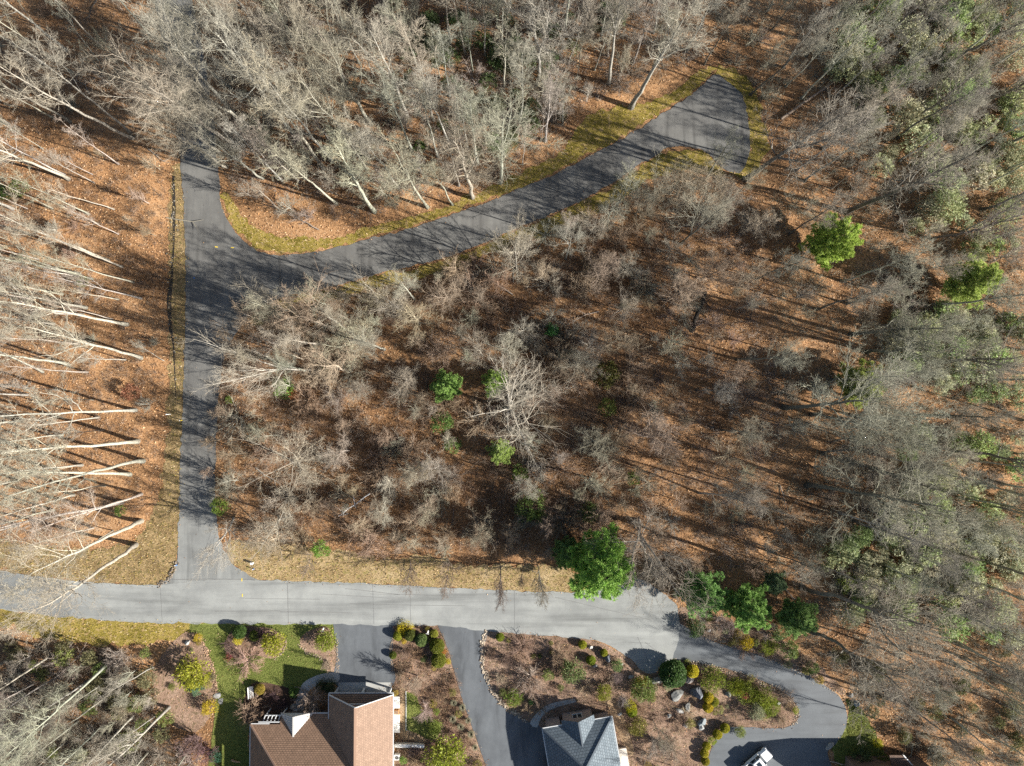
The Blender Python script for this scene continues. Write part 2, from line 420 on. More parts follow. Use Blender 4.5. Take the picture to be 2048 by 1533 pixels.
# class raster
RS = 0.5
RX0, RY0, RNX, RNY = -115.0, -85.0, 460, 340
_gx, _gy = np.meshgrid(RX0 + RS * (np.arange(RNX) + 0.5), RY0 + RS * (np.arange(RNY) + 0.5))
_gp = np.stack([_gx.ravel(), _gy.ravel()], 1)
CLS = np.zeros(RNX * RNY, np.int8)       # 0 woods, 1 verge, 2 bed, 3 lawn, 4 paved
for nm, mt, z, j in SHEETS:
    k = 1 if 'verge' in nm else 3 if 'lawn' in nm else 2 if ('bed' in nm or 'garden' in nm) else 4
    CLS[inside(_gp, WPOLY[nm])] = k
CLS = CLS.reshape(RNY, RNX)
_flat = (CLS > 0).astype(np.float32)
_HOUSE_PX = [((500, 1440), (800, 1580)), ((655, 1380), (800, 1580)), ((1080, 1420), (1250, 1580)), ((1640, 1500), (2000, 1580))]
for (a, b) in _HOUSE_PX:
    q0, q1 = P(*a), P(*b)
    _flat[(_gx > min(q0[0], q1[0])) & (_gx < max(q0[0], q1[0])) & (_gy > min(q0[1], q1[1])) & (_gy < max(q0[1], q1[1]))] = 1
def blur(a, n):
    for _ in range(n):
        p = np.pad(a, 1, mode='edge')
        a = (p[1:-1, 1:-1] * 2 + p[:-2, 1:-1] + p[2:, 1:-1] + p[1:-1, :-2] + p[1:-1, 2:]) / 6
    return a
_dil = _flat.copy()
for _ in range(4):
    p = np.pad(_dil, 1, mode='edge'); _dil = np.maximum.reduce([p[1:-1, 1:-1], p[:-2, 1:-1], p[2:, 1:-1], p[1:-1, :-2], p[1:-1, 2:]])
FLAT = np.clip(blur(_dil, 8), 0, 1)

def rs(a, x, y):
    i = np.clip(((np.asarray(x) - RX0) / RS).astype(int), 0, RNX - 1)
    j = np.clip(((np.asarray(y) - RY0) / RS).astype(int), 0, RNY - 1)
    return a[j, i]

def G(x, y):
    """ground height"""
    x = np.asarray(x, float); y = np.asarray(y, float)
    h = 0.30 * np.sin(x * 0.21 + 1.3 * np.sin(y * 0.11)) * np.cos(y * 0.17 + 0.7) + 0.16 * np.sin(x * 0.63 + y * 0.41) + 0.10 * np.sin(x * 0.9 - y * 1.15 + 2.0) + 0.62
    fade = np.clip(1.4 - np.maximum(np.abs(x) / 110, np.abs(y) / 80) * 0.9, 0, 1)
    return h * fade * (1 - rs(FLAT, x, y)) - 0.035 * rs(FLAT, x, y)

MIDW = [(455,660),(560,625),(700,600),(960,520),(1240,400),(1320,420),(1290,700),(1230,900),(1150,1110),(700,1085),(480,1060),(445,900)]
MID_DARK = blur(inside(_gp, np.array([P(*q) for q in MIDW])).reshape(RNY, RNX).astype(np.float32), 20)   # mask that darkens the litter of the middle wood
# ------------------------------------------------------------------ ground and paved sheets
rng = np.random.default_rng(7)
def axis(lim, step, far):
    a = np.arange(-lim, lim + step / 2, step)
    o = []; d = step; x = lim
    while x < far:
        d *= 1.6; x += d; o.append(x)
    return np.concatenate([-np.array(o[::-1]), a, np.array(o)])
_ax, _ay = axis(112, 0.7, 1800), axis(84, 0.7, 1800)
_X, _Y = np.meshgrid(_ax, _ay)
_Z = G(_X, _Y)
mb = MB()
nx, ny = len(_ax), len(_ay)
_i = (np.arange(ny - 1)[:, None] * nx + np.arange(nx - 1)[None, :]).ravel()
mb.add(np.stack([_X.ravel(), _Y.ravel(), _Z.ravel()], 1), Q=np.stack([_i, _i + 1, _i + nx + 1, _i + nx], 1), C=np.repeat((1 - .22 * rs(MID_DARK, _X.ravel(), _Y.ravel()))[:, None], 3, 1))
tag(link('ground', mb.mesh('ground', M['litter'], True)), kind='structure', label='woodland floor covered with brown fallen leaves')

def sheet(name, pts, z, mat, jit=0.0, per=True, kind='structure'):
    w = np.asarray(pts, float)
    r = np.random.default_rng(sum(map(ord, name)))
    if jit:
        n = len(w)
        t = np.roll(w, -1, 0) - np.roll(w, 1, 0)
        nrm = np.stack([-t[:, 1], t[:, 0]], 1) / (np.linalg.norm(t, axis=1)[:, None] + 1e-6)
        a = r.normal(0, 1, n); a = (a + np.roll(a, 1) * 0.5)
        w = w + nrm * (a * jit)[:, None]
    from mathutils.geometry import delaunay_2d_cdt
    n = len(w)
    vv, _e, ff, *_r = delaunay_2d_cdt([Vector((p[0], p[1])) for p in w], [], [list(range(n))], 1, 1e-4)
    me = bpy.data.meshes.new(name)
    ff = [f if (vv[f[1]] - vv[f[0]]).cross(vv[f[2]] - vv[f[0]]) > 0 else f[::-1] for f in ff]
    me.from_pydata([(q[0], q[1], z) for q in vv], [], ff)
    me.update()
    me.materials.append(mat)
    o = link(name, me)
    if kind: o['kind'] = kind
    return o
for nm, mt, z, j in SHEETS:
    nice = {'driveway_one': 'driveway', 'driveway_two': 'driveway', 'driveway_loop': 'driveway'}.get(nm, nm)
    sheet(nice, WPOLY[nm], z, M[mt], j)
def pxsheet(name, pts, z, mat, jit=0.0, smooth=True):
    w = np.array([P(*q) for q in (smooth_closed(pts) if smooth else pts)])
    return sheet(name, w, z, M[mat], jit)
pxsheet('road_patch', [(-260,1114),(-150,1126),(0,1143),(60,1154),(130,1162),(137,1162),(139,1232),(60,1225),(0,1216),(-150,1202),(-260,1188)], 0.045, 'road_old', 0.0)
pxsheet('road_patch', [(1326,1250),(1356,1250),(1357,1262),(1327,1262)], 0.045, 'road_old', 0.0, False)
pxsheet('front_walk', [(676,1346),(640,1349),(607,1366),(595,1395),(588,1430),(604,1430),(612,1395),(622,1378),(648,1366),(676,1364)], 0.05, 'concrete')
pxsheet('driveway_apron', [(677,1365),(782,1365),(786,1392),(674,1392)], 0.052, 'concrete', 0, False)
pxsheet('curved_walk', [(1060,1447),(1075,1425),(1100,1408),(1150,1398),(1152,1404),(1110,1416),(1085,1432),(1074,1455)], 0.05, 'concrete')
pxsheet('side_path', [(799,1378),(811,1378),(812,1400),(811,1462),(830,1468),(848,1478),(846,1488),(825,1482),(800,1474)], 0.05, 'sand_path', 0.03)
pxsheet('side_path', [(1214,1404),(1236,1404),(1268,1500),(1266,1512),(1252,1505)], 0.05, 'sand_path', 0.03)

# cracks, seams and marks on the pavement
def ribbon(mb, pts, width, z, C=None):
    w = np.array([P(*q) for q in pts])
    t = np.gradient(w, axis=0); t /= np.linalg.norm(t, axis=1)[:, None] + 1e-9
    n = np.stack([-t[:, 1], t[:, 0]], 1)
    ww = np.broadcast_to(np.asarray(width), (len(w),))[:, None] / 2
    a, b = w + n * ww, w - n * ww
    k = len(w)
    V = np.concatenate([np.c_[a, np.full(k, z)], np.c_[b, np.full(k, z)]])
    i = np.arange(k - 1)
    mb.add(V, Q=np.stack([i, i + k, i + k + 1, i + 1], 1), C=C)
mb = MB()
def wob(p0, p1, n=14, a=1.0):
    t = np.linspace(0, 1, n)
    p = np.outer(1 - t, p0) + np.outer(t, p1)
    return p + np.cumsum(rng.normal(0, a * 0.35, (n, 2)), 0) * (1 - t)[:, None]
for a, b, w_ in [((321,1172),(325,1243),.05),((576,1166),(577,1247),.07),((745,1170),(748,1248),.04),((820,1174),(822,1249),.04),((1029,1182),(1030,1264),.04),((690,1178),(800,1190),.07),((740,1188),(900,1192),.05),((480,1196),(640,1199),.05),((560,1224),(700,1226),.08),((430,1223),(560,1222),.07),((700,1208),(930,1212),.06),((1110,1195),(1300,1240),.06),((1275,1275),(1298,1330),.07),((1258,1286),(1300,1287),.06),((1290,1285),(1335,1318),.06),((1210,1172),(1290,1200),.05),((340,1159),(510,1160),.08),((640,1189),(780,1197),.05)]:
    ribbon(mb, wob(np.array(a), np.array(b)), w_, 0.05)
for k in range(46):
    x, y = rng.uniform(376, 440), rng.uniform(340, 1140)
    ribbon(mb, wob(np.array((x, y)), np.array((x + rng.uniform(-14, 14), y + rng.uniform(20, 70)))), .05, 0.0385)
for a, b in [((560,560),(700,520)),((760,512),(900,465)),((980,420),(1150,365)),((1180,340),(1330,255)),((640,555),(820,515)),((1380,215),(1470,300)),((900,500),(1050,430)),((450,430),(500,540)),((400,520),(560,545)),((1400,180),(1440,290)),((700,500),(720,545)),((860,455),(875,515)),((1060,390),(1085,425)),((1240,300),(1265,335))]:
    ribbon(mb, wob(np.array(a, float), np.array(b, float), 18, 1.6), .045, 0.0375)
tag(link('road_cracks', mb.mesh('road_cracks', M['crack'])), kind='structure', label='dark seams and cracks in the road')
for (x0, y0, x1, y1, c) in [(484,1157,484,1163,'yellow'),(485,1188,485,1194,'yellow'),(430,494,436,495,'yellow'),(387,556,390,557,'blue'),(462,496,468,496,'yellow')]:
    mb = MB(); ribbon(mb, [(x0, y0), (x1, y1)], 0.16, 0.052)
    tag(link('survey_mark', mb.mesh('survey_mark', M[c])), kind='structure', label='small %s survey mark sprayed on the road' % c)

# ------------------------------------------------------------------ scattered ground cover (kind stuff)
def cls_at(x, y): return rs(CLS, x, y)
def rand_px(n, x0, y0, x1, y1, r):
    px = r.uniform(x0, x1, n); py = r.uniform(y0, y1, n)
    u = (px - 1024.0) / FPX; v = -(py - 766.5) / FPX
    zz = v * _st - _ct; yy = v * _ct + _st; t = (0 - CAM_H) / zz
    return u * t, yy * t, px, py
def leaf_quads(x, y, z, size, r, col, tilt=0.7, aspect=0.6):
    n = len(x)
    az = r.uniform(0, 2 * math.pi, n); tl = r.uniform(-tilt, tilt, n); tr = r.uniform(-tilt, tilt, n)
    d = np.stack([np.cos(az) * np.cos(tl), np.sin(az) * np.cos(tl), np.sin(tl)], 1)
    s = np.stack([-np.sin(az) * np.cos(tr), np.cos(az) * np.cos(tr), np.sin(tr)], 1)
    c = np.stack([x, y, z], 1)
    L = size[:, None]; W = (size * aspect * r.uniform(0.7, 1.2, n))[:, None]
    V = np.stack([c - d * L * .5, c + s * W * .5, c + d * L * .5, c - s * W * .5], 1).reshape(-1, 3)
    V[:, 2] += 0
    Q = np.arange(n * 4).reshape(n, 4)
    return V, Q, np.repeat(col, 4, 0)
LEAFPAL = np.array([(0.50,0.29,0.14),(0.58,0.37,0.195),(0.43,0.22,0.092),(0.29,0.145,0.068),(0.66,0.47,0.29),(0.16,0.088,0.05),(0.46,0.32,0.21)], np.float32)
x, y, px, py = rand_px(230000, -150, -150, 2200, 1680, rng)
c = cls_at(x, y)
PAVEF = blur((CLS == 4).astype(np.float32), 5)
WOODF = blur((CLS == 0).astype(np.float32), 7)
pk = np.where(c == 0, 0.95, np.where(c == 2, 0.42, np.where(c == 1, 0.06 + 2.1 * np.clip(rs(WOODF, x, y) - .12, 0, 1), np.where(c == 3, 0.03, 0.004 + .9 * np.clip(.8 - rs(PAVEF, x, y), 0, .6)))))
k = rng.random(len(x)) < pk
x, y, c = x[k], y[k], c[k]
sz = rng.uniform(0.14, 0.34, len(x)); sz = np.where(c == 0, sz, sz * 0.7)
pal = LEAFPAL[rng.integers(0, len(LEAFPAL), len(x))] * (1 - .2 * rs(MID_DARK, x, y))[:, None].astype(np.float32) * rng.uniform(0.75, 1.2, (len(x), 1)).astype(np.float32)
zz = G(x, y) + np.where(c > 0, 0.1, 0.05) + rng.uniform(0, 0.05, len(x))
V, Q, CC = leaf_quads(x, y, zz, sz, rng, pal, 0.6)
mb = MB(); mb.add(V, Q=Q, C=CC)
tag(link('fallen_leaves', mb.mesh('fallen_leaves', M['leaf_dry'])), kind='stuff', label='brown and orange fallen leaves over the forest floor')

def grass_blades(name, n, keep, lo, hi, pal, label, seed, box=(-150, -150, 2200, 1680), wid=0.05):
    r = np.random.default_rng(seed)
    x, y, px, py = rand_px(n, *box, r)
    k = keep(x, y, px, py)
    x, y = x[k], y[k]
    n = len(x)
    h = r.uniform(lo, hi, n); az = r.uniform(0, 2 * math.pi, n); ln = r.uniform(0.2, 0.9, n)
    b = np.stack([x, y, np.maximum(G(x, y), 0.0)], 1)
    w = np.stack([np.cos(az), np.sin(az), np.zeros(n)], 1) * wid * r.uniform(.6, 1.4, (n, 1))
    tip = b + np.stack([-np.sin(az) * ln * h, np.cos(az) * ln * h, h], 1)
    V = np.stack([b - w, b + w, tip], 1).reshape(-1, 3)
    pal = np.array(pal, np.float32)
    C = np.repeat(pal[r.integers(0, len(pal), n)] * r.uniform(.75, 1.25, (n, 1)).astype(np.float32), 3, 0)
    mb = MB(); mb.add(V, T=np.arange(n * 3).reshape(n, 3), C=C)
    return tag(link(name, mb.mesh(name, M['leaf_dry'])), kind='stuff', label=label)
def _edge(x, y, jitter, seed):
    r = np.random.default_rng(seed)
    return cls_at(x + r.normal(0, jitter, len(x)), y + r.normal(0, jitter, len(x)))
grass_blades('verge_grass', 420000, lambda x, y, px, py: (_edge(x, y, .3, 3) == 1) & (cls_at(x, y) != 3), .10, .3, [(.33,.235,.10),(.42,.33,.17),(.26,.205,.04),(.32,.255,.06),(.50,.41,.26),(.38,.26,.13)], 'tufted tan and olive grass along the road edges', 11)
grass_blades('lawn_grass', 300000, lambda x, y, px, py: (cls_at(x, y) == 3), .05, .13, [(.135,.17,.035),(.17,.205,.05),(.23,.24,.07),(.30,.27,.10)], 'short green grass of the front lawn', 12, (380, 1240, 900, 1600), .03)
grass_blades('lawn_grass', 60000, lambda x, y, px, py: (cls_at(x, y) == 3), .05, .16, [(.12,.15,.02),(.18,.19,.03),(.2,.17,.05)], 'mossy yellow-green grass beside the loop driveway', 13, (1650, 1390, 1800, 1600), .03)

# ------------------------------------------------------------------ branch machinery
def norm(v): return v / (np.linalg.norm(v, axis=-1, keepdims=True) + 1e-9)
def tubes(mb, Pn, R, s, C=None):
    N, k, _ = Pn.shape
    if N == 0: return
    T = norm(np.gradient(Pn, axis=1))
    ref = np.where(np.abs(T[..., 2:3]) > 0.75, np.array([1.0, 0.2, 0.0]), np.array([0.1, 0.2, 1.0]))
    U = norm(np.cross(T, ref)); W = np.cross(T, U)
    a = np.arange(s) * 2 * math.pi / s
    ring = Pn[:, :, None, :] + R[:, :, None, None] * (np.cos(a)[None, None, :, None] * U[:, :, None, :] + np.sin(a)[None, None, :, None] * W[:, :, None, :])
    base = (np.arange(N)[:, None, None] * k + np.arange(k - 1)[None, :, None]) * s
    j = np.arange(s)[None, None, :]; j2 = (j + 1) % s
    q = np.stack([base + j, base + j2, base + s + j2, base + s + j], -1).reshape(-1, 4)
    mb.add(ring.reshape(-1, 3), Q=q, C=C if C is None or np.ndim(C) == 1 or len(C) == N * k * s else np.repeat(C, k * s, 0))
def cones(mb, A, B, r, s=3, C=None):
    N = len(A)
    if N == 0: return
    T = norm(B - A)
    ref = np.where(np.abs(T[..., 2:3]) > 0.75, np.array([1.0, 0.2, 0.0]), np.array([0.1, 0.2, 1.0]))
    U = norm(np.cross(T, ref)); W = np.cross(T, U)
    a = np.arange(s) * 2 * math.pi / s
    ring = A[:, None, :] + r[:, None, None] * (np.cos(a)[None, :, None] * U[:, None, :] + np.sin(a)[None, :, None] * W[:, None, :])
    V = np.concatenate([ring, B[:, None, :]], 1).reshape(-1, 3)
    b = np.arange(N)[:, None] * (s + 1); j = np.arange(s)[None, :]
    t = np.stack([b + j, b + (j + 1) % s, np.broadcast_to(b + s, (N, s))], -1).reshape(-1, 3)
    mb.add(V, T=t, C=C)
def sprout(r, par, parR, parL, m, t0, t1, ang, ratio, k, up=0.1, wander=0.12, rr=0.55, fall=0.5, tip=0.3, rmin=0.008, peak=None):
    """m children on each parent polyline"""
    N, kp, _ = par.shape
    t = t0 + (t1 - t0) * ((np.arange(m)[None, :] + r.uniform(0, 1, (N, m))) / m)
    f = np.clip(t * (kp - 1), 0, kp - 1.001); i = f.astype(int); w = (f - i)[..., None]
    ni = np.arange(N)[:, None]
    pos = par[ni, i] * (1 - w) + par[ni, i + 1] * w
    tan = norm(par[ni, i + 1] - par[ni, i])
    rad = parR[ni, i] * (1 - w[..., 0]) + parR[ni, i + 1] * w[..., 0]
    az = r.uniform(0, 6.28, (N, 1)) + 2.4 * np.arange(m)[None, :] + r.normal(0, .5, (N, m))
    ph = r.uniform(ang[0], ang[1], (N, m))
    ref = np.where(np.abs(tan[..., 2:3]) > 0.8, np.array([1.0, 0, 0]), np.array([0, 0, 1.0]))
    U = norm(np.cross(tan, ref)); W = np.cross(tan, U)
    d = np.cos(ph)[..., None] * tan + np.sin(ph)[..., None] * (np.cos(az)[..., None] * U + np.sin(az)[..., None] * W)
    sh = (1 - fall * t) if peak is None else (1 - np.abs(t - peak) * fall)
    L = parL[:, None] * ratio * sh * r.uniform(.65, 1.25, (N, m))
    pts = [pos]; step = (L / (k - 1))[..., None]
    for q in range(k - 1):
        d = norm(d + np.array([0, 0, up]) + r.normal(0, wander, (N, m, 3)))
        pts.append(pts[-1] + d * step)
    C_ = np.stack(pts, 2).reshape(N * m, k, 3)
    R0 = np.maximum(np.minimum(rad * rr, L * 0.03), rmin).reshape(-1)
    R_ = R0[:, None] * np.linspace(1, tip, k)[None, :]
    return C_, R_, L.reshape(-1)

def trunk_line(r, H, k, wander, sweep=0.0):
    z = np.linspace(0, H, k)
    off = np.cumsum(r.normal(0, wander, (k, 2)), 0); off -= off[0]
    off -= np.outer(np.linspace(0, 1, k), off[-1]) * 0.7
    a = r.uniform(0, 6.28)
    off += np.outer((z / H) ** 2 * sweep, (math.cos(a), math.sin(a)))
    return np.concatenate([off, z[:, None]], 1)[None]

def tall_tree(seed, H=25.0, r0=0.27, f0=0.42, n1=19, l1=0.31, ang=(0.55, 1.0), up=0.13, n2=8, n3=8, n4=4, fork=True, wand=0.13, sweep=1.2):
    """returns dict: trunk, limbs (list), crown meshes"""
    r = np.random.default_rng(seed)
    k = 15
    tr = trunk_line(r, H, k, wand, r.uniform(0, sweep))
    zf = np.linspace(0, 1, k)
    tR = (r0 * .86 * (1 - zf) ** 0.8 + 0.03 + 0.14 * np.exp(-zf * 26))[None]
    tL = np.array([H])
    b1, R1, L1 = sprout(r, tr, tR, tL, n1, f0, 0.985, ang, l1, 8, up, 0.15, 0.45, 0.75, 0.18, 0.02, peak=f0 + 0.12)
    if fork:   # one or two strong leaders
        bf, Rf, Lf = sprout(r, tr, tR, tL, 2, f0 + .02, f0 + .22, (0.3, 0.5), l1 * 1.9, 8, 0.14, 0.08, 0.72, 0.3, 0.15, 0.03)
        b1 = np.concatenate([bf, b1]); R1 = np.concatenate([Rf * 1.0, R1]); L1 = np.concatenate([Lf, L1])
    b2, R2, L2 = sprout(r, b1, R1, L1, n2, 0.22, 1.0, (0.45, 1.0), 0.44, 5, 0.12, 0.2, 0.64, 0.5, 0.3, 0.017)
    b3, R3, L3 = sprout(r, b2, R2, L2, n3, 0.2, 1.0, (0.4, 1.0), 0.55, 3, 0.1, 0.22, 0.7, 0.4, 0.4, 0.0105)
    b3b, R3b, L3b = sprout(r, b1, R1, L1, 8, 0.3, 1.0, (0.4, 1.1), 0.22, 3, 0.1, 0.22, 0.5, 0.4, 0.4, 0.013)
    b3 = np.concatenate([b3, b3b]); R3 = np.concatenate([R3, R3b]); L3 = np.concatenate([L3, L3b])
    b4, R4, L4 = sprout(r, b3, R3, L3, n4, 0.25, 1.0, (0.4, 0.9), 0.85, 2, 0.1, 0.1, 0.8, 0.3, 1, 0.0085)
    order = np.argsort(-R1[:, 0] * L1)
    big = order[:5]; rest = order[5:]
    out = {}
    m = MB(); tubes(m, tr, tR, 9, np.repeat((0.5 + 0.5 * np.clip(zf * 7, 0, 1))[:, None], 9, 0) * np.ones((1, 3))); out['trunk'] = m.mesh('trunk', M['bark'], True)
    out['limbs'] = []
    for i in big:
        m = MB(); tubes(m, b1[i:i + 1], R1[i:i + 1], 6); out['limbs'].append(m.mesh('limb', M['bark'], True))
    m = MB(); tubes(m, b1[rest], R1[rest], 5, (1.12,) * 3); tubes(m, b2, R2, 4, (1.08,) * 3); tubes(m, b3, R3, 3); cones(m, b4[:, 0], b4[:, 1], R4[:, 0], 3, (.95,) * 3)
    out['crown'] = m.mesh('crown', M['bark'], True)
    out['H'] = H
    return out

def small_tree(seed, H=7.0, r0=0.085, f0=0.18, n1=15, l1=0.62, ang=(0.4, 0.85), up=0.12, n2=11, n3=9, wander=0.08):
    r = np.random.default_rng(seed)
    tr = trunk_line(r, H, 9, wander, r.uniform(0, .6))
    zf = np.linspace(0, 1, 9)
    tR = (r0 * (1 - zf) ** 0.8 + 0.015)[None]
    b1, R1, L1 = sprout(r, tr, tR, np.array([H]), n1, f0, 0.98, ang, l1, 6, up, 0.09, 0.7, 0.7, 0.3, 0.024)
    b2, R2, L2 = sprout(r, b1, R1, L1, n2, 0.2, 1.0, (0.4, 0.95), 0.45, 4, 0.08, 0.16, 0.7, 0.4, 0.4, 0.015)
    b3, R3, L3 = sprout(r, b2, R2, L2, n3, 0.2, 1.0, (0.4, 0.95), 0.6, 2, 0.06, 0.15, 0.8, 0.4, 1, 0.0095)
    m = MB(); tubes(m, tr, tR, 7); t = m.mesh('trunk', M['bark'], True)
    m = MB(); tubes(m, b1, R1, 5, (1.25,) * 3); tubes(m, b2, R2, 3, (1.05,) * 3); cones(m, b3[:, 0], b3[:, 1], R3[:, 0], 3, (.82, .78, .76))
    return {'trunk': t, 'limbs': [], 'crown': m.mesh('crown', M['bark'], True), 'H': H}

def twig_shrub(seed, H=2.2, stems=14, spread=0.9, n2=9, n3=7, droop=0.04, r0=0.032):
    r = np.random.default_rng(seed)
    N = stems
    az = np.arange(N) * 2.4 + r.normal(0, .3, N); th = r.uniform(0.1, spread, N)
    d = np.stack([np.cos(az) * np.sin(th), np.sin(az) * np.sin(th), np.cos(th)], 1)
    pts = [np.stack([np.cos(az) * .08, np.sin(az) * .08, np.zeros(N)], 1)]
    L = H * r.uniform(.75, 1.1, N)
    for q in range(5):
        d = norm(d + np.array([0, 0, droop]) + r.normal(0, .08, (N, 3)))
        pts.append(pts[-1] + d * (L / 5)[:, None])
    st = np.stack(pts, 1); R = (r0 * np.linspace(1, .3, 6))[None].repeat(N, 0)
    b2, R2, L2 = sprout(r, st, R, L, n2, 0.25, 1, (.3, .85), .45, 4, droop, .18, .7, .4, .4, .013)
    b3, R3, L3 = sprout(r, b2, R2, L2, n3, 0.15, 1, (.3, .9), .6, 2, droop, .15, .8, .4, 1, .010)
    m = MB(); tubes(m, st, R, 4); s = m.mesh('stems', M['bark'], True)
    m = MB(); tubes(m, b2, R2, 3, (1.08,) * 3); cones(m, b3[:, 0], b3[:, 1], R3[:, 0], 3, (.85, .8, .78))
    return {'stems': s, 'crown': m.mesh('crown', M['bark'], True), 'H': H}

# ------------------------------------------------------------------ leafy machinery
def leaves(mb, r, c, out, size, aspect, col, flat=0.5, point=0.5):
    """one four-cornered leaf per centre; OUT is the direction it points along"""
    n = len(c)
    d = norm(out * point + r.normal(0, .55, (n, 3)) + np.array([0, 0, 0.15]))
    upv = norm(np.array([0, 0, 1.0]) * flat + out * 0.4 + r.normal(0, .4, (n, 3)))
    s = norm(np.cross(d, upv))
    nn = np.cross(s, d)
    sz = size * r.uniform(.7, 1.3, (n, 1)); w = sz * aspect
    V = np.stack([c, c + d * sz * .55 + s * w * .5 - nn * sz * .04, c + d * sz, c + d * sz * .55 - s * w * .5 - nn * sz * .04], 1).reshape(-1, 3)
    mb.add(V, Q=np.arange(n * 4).reshape(n, 4), C=np.repeat(col, 4, 0))
def leafcol(r, n, var=0.25, yellow=0.15):
    b = r.uniform(1 - var, 1 + var, (n, 1))
    c = np.ones((n, 3)) * b
    y = r.random((n, 1)) * yellow
    c[:, :1] += y; c[:, 2:] -= y * .5
    return c.astype(np.float32)
def dome(r, n, a=1.0, b=1.0, top=0.0):
    v = norm(r.normal(0, 1, (n * 3, 3))); v = v[v[:, 2] > -0.25][:n]
    return v
def lumps(r, n, rad, h, lump=(0.22, 0.42)):
    """clump centres over a dome of radius rad and height h"""
    v = dome(r, n)
    k = r.uniform(0.62, 1.0, (len(v), 1))
    c = v * k * np.array([rad * .8, rad * .8, h * .6]) + np.array([0, 0, h * .38])
    return c, r.uniform(lump[0], lump[1], len(v)) * rad
def clumps_to_leaves(mb, r, cc, cr, per, size, aspect, var=.25, yellow=.15, flat=.5, point=.6, squash=.8):
    n = len(cc)
    v = norm(r.normal(0, 1, (n, per, 3)))
    v[..., 2] = np.where(v[..., 2] < -0.35, -v[..., 2], v[..., 2])
    p = cc[:, None, :] + v * (cr[:, None, None] * r.uniform(.55, 1.0, (n, per, 1))) * np.array([1, 1, squash])
    tone = (r.uniform(.82, 1.18, (n, 1, 1)) * np.ones((n, per, 3))).reshape(-1, 3)
    col = leafcol(r, n * per, var, yellow) * tone.astype(np.float32)
    leaves(mb, r, p.reshape(-1, 3), v.reshape(-1, 3), size, aspect, col, flat, point)
def stems_mesh(r, tips, r0=0.03, root=0.1):
    m = MB(); n = len(tips)
    b = np.concatenate([r.normal(0, root, (n, 2)), np.zeros((n, 1))], 1)
    mid = (b + tips) * .5 + r.normal(0, .06, (n, 3)) + np.array([0, 0, .08])
    tubes(m, np.stack([b, mid, tips], 1), np.tile(np.array([r0, r0 * .7, r0 * .3]), (n, 1)), 4)
    return m.mesh('stems', M['bark'], True)
def leafy(seed, rad, h, n, per, size, aspect, lump=(.22, .42), **kw):
    r = np.random.default_rng(seed)
    cc, cr = lumps(r, n, rad, h, lump)
    m = MB(); clumps_to_leaves(m, r, cc, cr, per, size, aspect, **kw)
    return {'stems': stems_mesh(r, cc[:14] * .9), 'foliage': m.mesh('foliage', M['leaf']), 'H': h, 'R': rad}
def clipped(seed, n=4200, size=.10):
    """close clipped ball, unit radius"""
    r = np.random.default_rng(seed)
    v = dome(r, n)
    lum = 1 + 0.05 * np.sin(v[:, :1] * 7 + seed) * np.cos(v[:, 1:2] * 6) + r.normal(0, .025, (len(v), 1))
    p = v * lum * np.array([1, 1, .95]) + np.array([0, 0, .85])
    m = MB(); leaves(m, r, p * .97, v, size * 1.25, .6, leafcol(r, len(v), .3, .2), .9, .12); q_ = dome(r, 1500); leaves(m, r, q_ * np.array([.86, .86, .82]) + np.array([0, 0, .85]), q_, .2, .7, leafcol(r, len(q_), .3, .1), .9, .0)
    core = norm(r.normal(0, 1, (10, 3))) * .5 + np.array([0, 0, .8])
    return {'stems': stems_mesh(r, core), 'foliage': m.mesh('foliage', M['leaf']), 'H': 1.8, 'R': 1.0}
def pine(seed, H=9.0, rad=3.4, whorls=15, per=6, needle=.20):
    r = np.random.default_rng(seed)
    tr = trunk_line(r, H, 9, .05, .3); tR = (0.16 * (1 - np.linspace(0, 1, 9)) + .02)[None]
    m = MB(); tubes(m, tr, tR, 7); trunk = m.mesh('trunk', M['bark'], True)
    cs, ds = [], []
    bm_ = MB()
    for w in range(whorls):
        f = (w + r.uniform(0, .8)) / whorls
        z = H * (0.14 + .85 * f); L = rad * (1 - f) ** .75 * (0.55 + .6 * min(1, f * 4)) + .35
        n = per if f < .7 else 4
        a0 = r.uniform(0, 6.28)
        for q in range(n):
            a = a0 + q * 6.28 / n + r.normal(0, .25); l = L * r.uniform(.7, 1.2)
            d = np.array([math.cos(a), math.sin(a), r.uniform(-.05, .35)]); d /= np.linalg.norm(d)
            b = np.array([0, 0, z]); t = np.linspace(0, 1, 5)[:, None]
            line = b + d * l * t + np.array([0, 0, .12 * l]) * t ** 2
            tubes(bm_, line[None], np.array([[.045, .035, .028, .018, .01]]) * (.5 + l / rad), 4)
            ns = max(8, int(l * 14))
            tt = r.uniform(.25, 1.0, ns)[:, None]
            side = np.cross(d, [0, 0, 1.0])
            pos = b + d * l * tt + np.array([0, 0, .12 * l]) * tt ** 2 + side * (r.uniform(-1, 1, (ns, 1)) * l * .42 * (1.2 - tt)) + r.normal(0, .05, (ns, 3))
            cs.append(pos); ds.append(np.tile(d + np.array([0, 0, .35]), (ns, 1)))
    c = np.concatenate(cs); d = np.concatenate(ds); per2 = 27
    n = len(c)
    cc = np.repeat(c, per2, 0) + r.normal(0, .07, (n * per2, 3)); dd = np.repeat(d, per2, 0)
    tone = np.repeat(r.uniform(.8, 1.2, (n, 1)), per2, 0).astype(np.float32)
    leaves(bm2 := MB(), r, cc, norm(dd + r.normal(0, .7, (len(cc), 3))), needle, .32, leafcol(r, len(cc), .2, .15) * tone, .4, 1.0)
    return {'trunk': trunk, 'limbs': [], 'branches': bm_.mesh('branches', M['bark'], True), 'crown': bm2.mesh('crown', M['leaf']), 'H': H, 'R': rad}
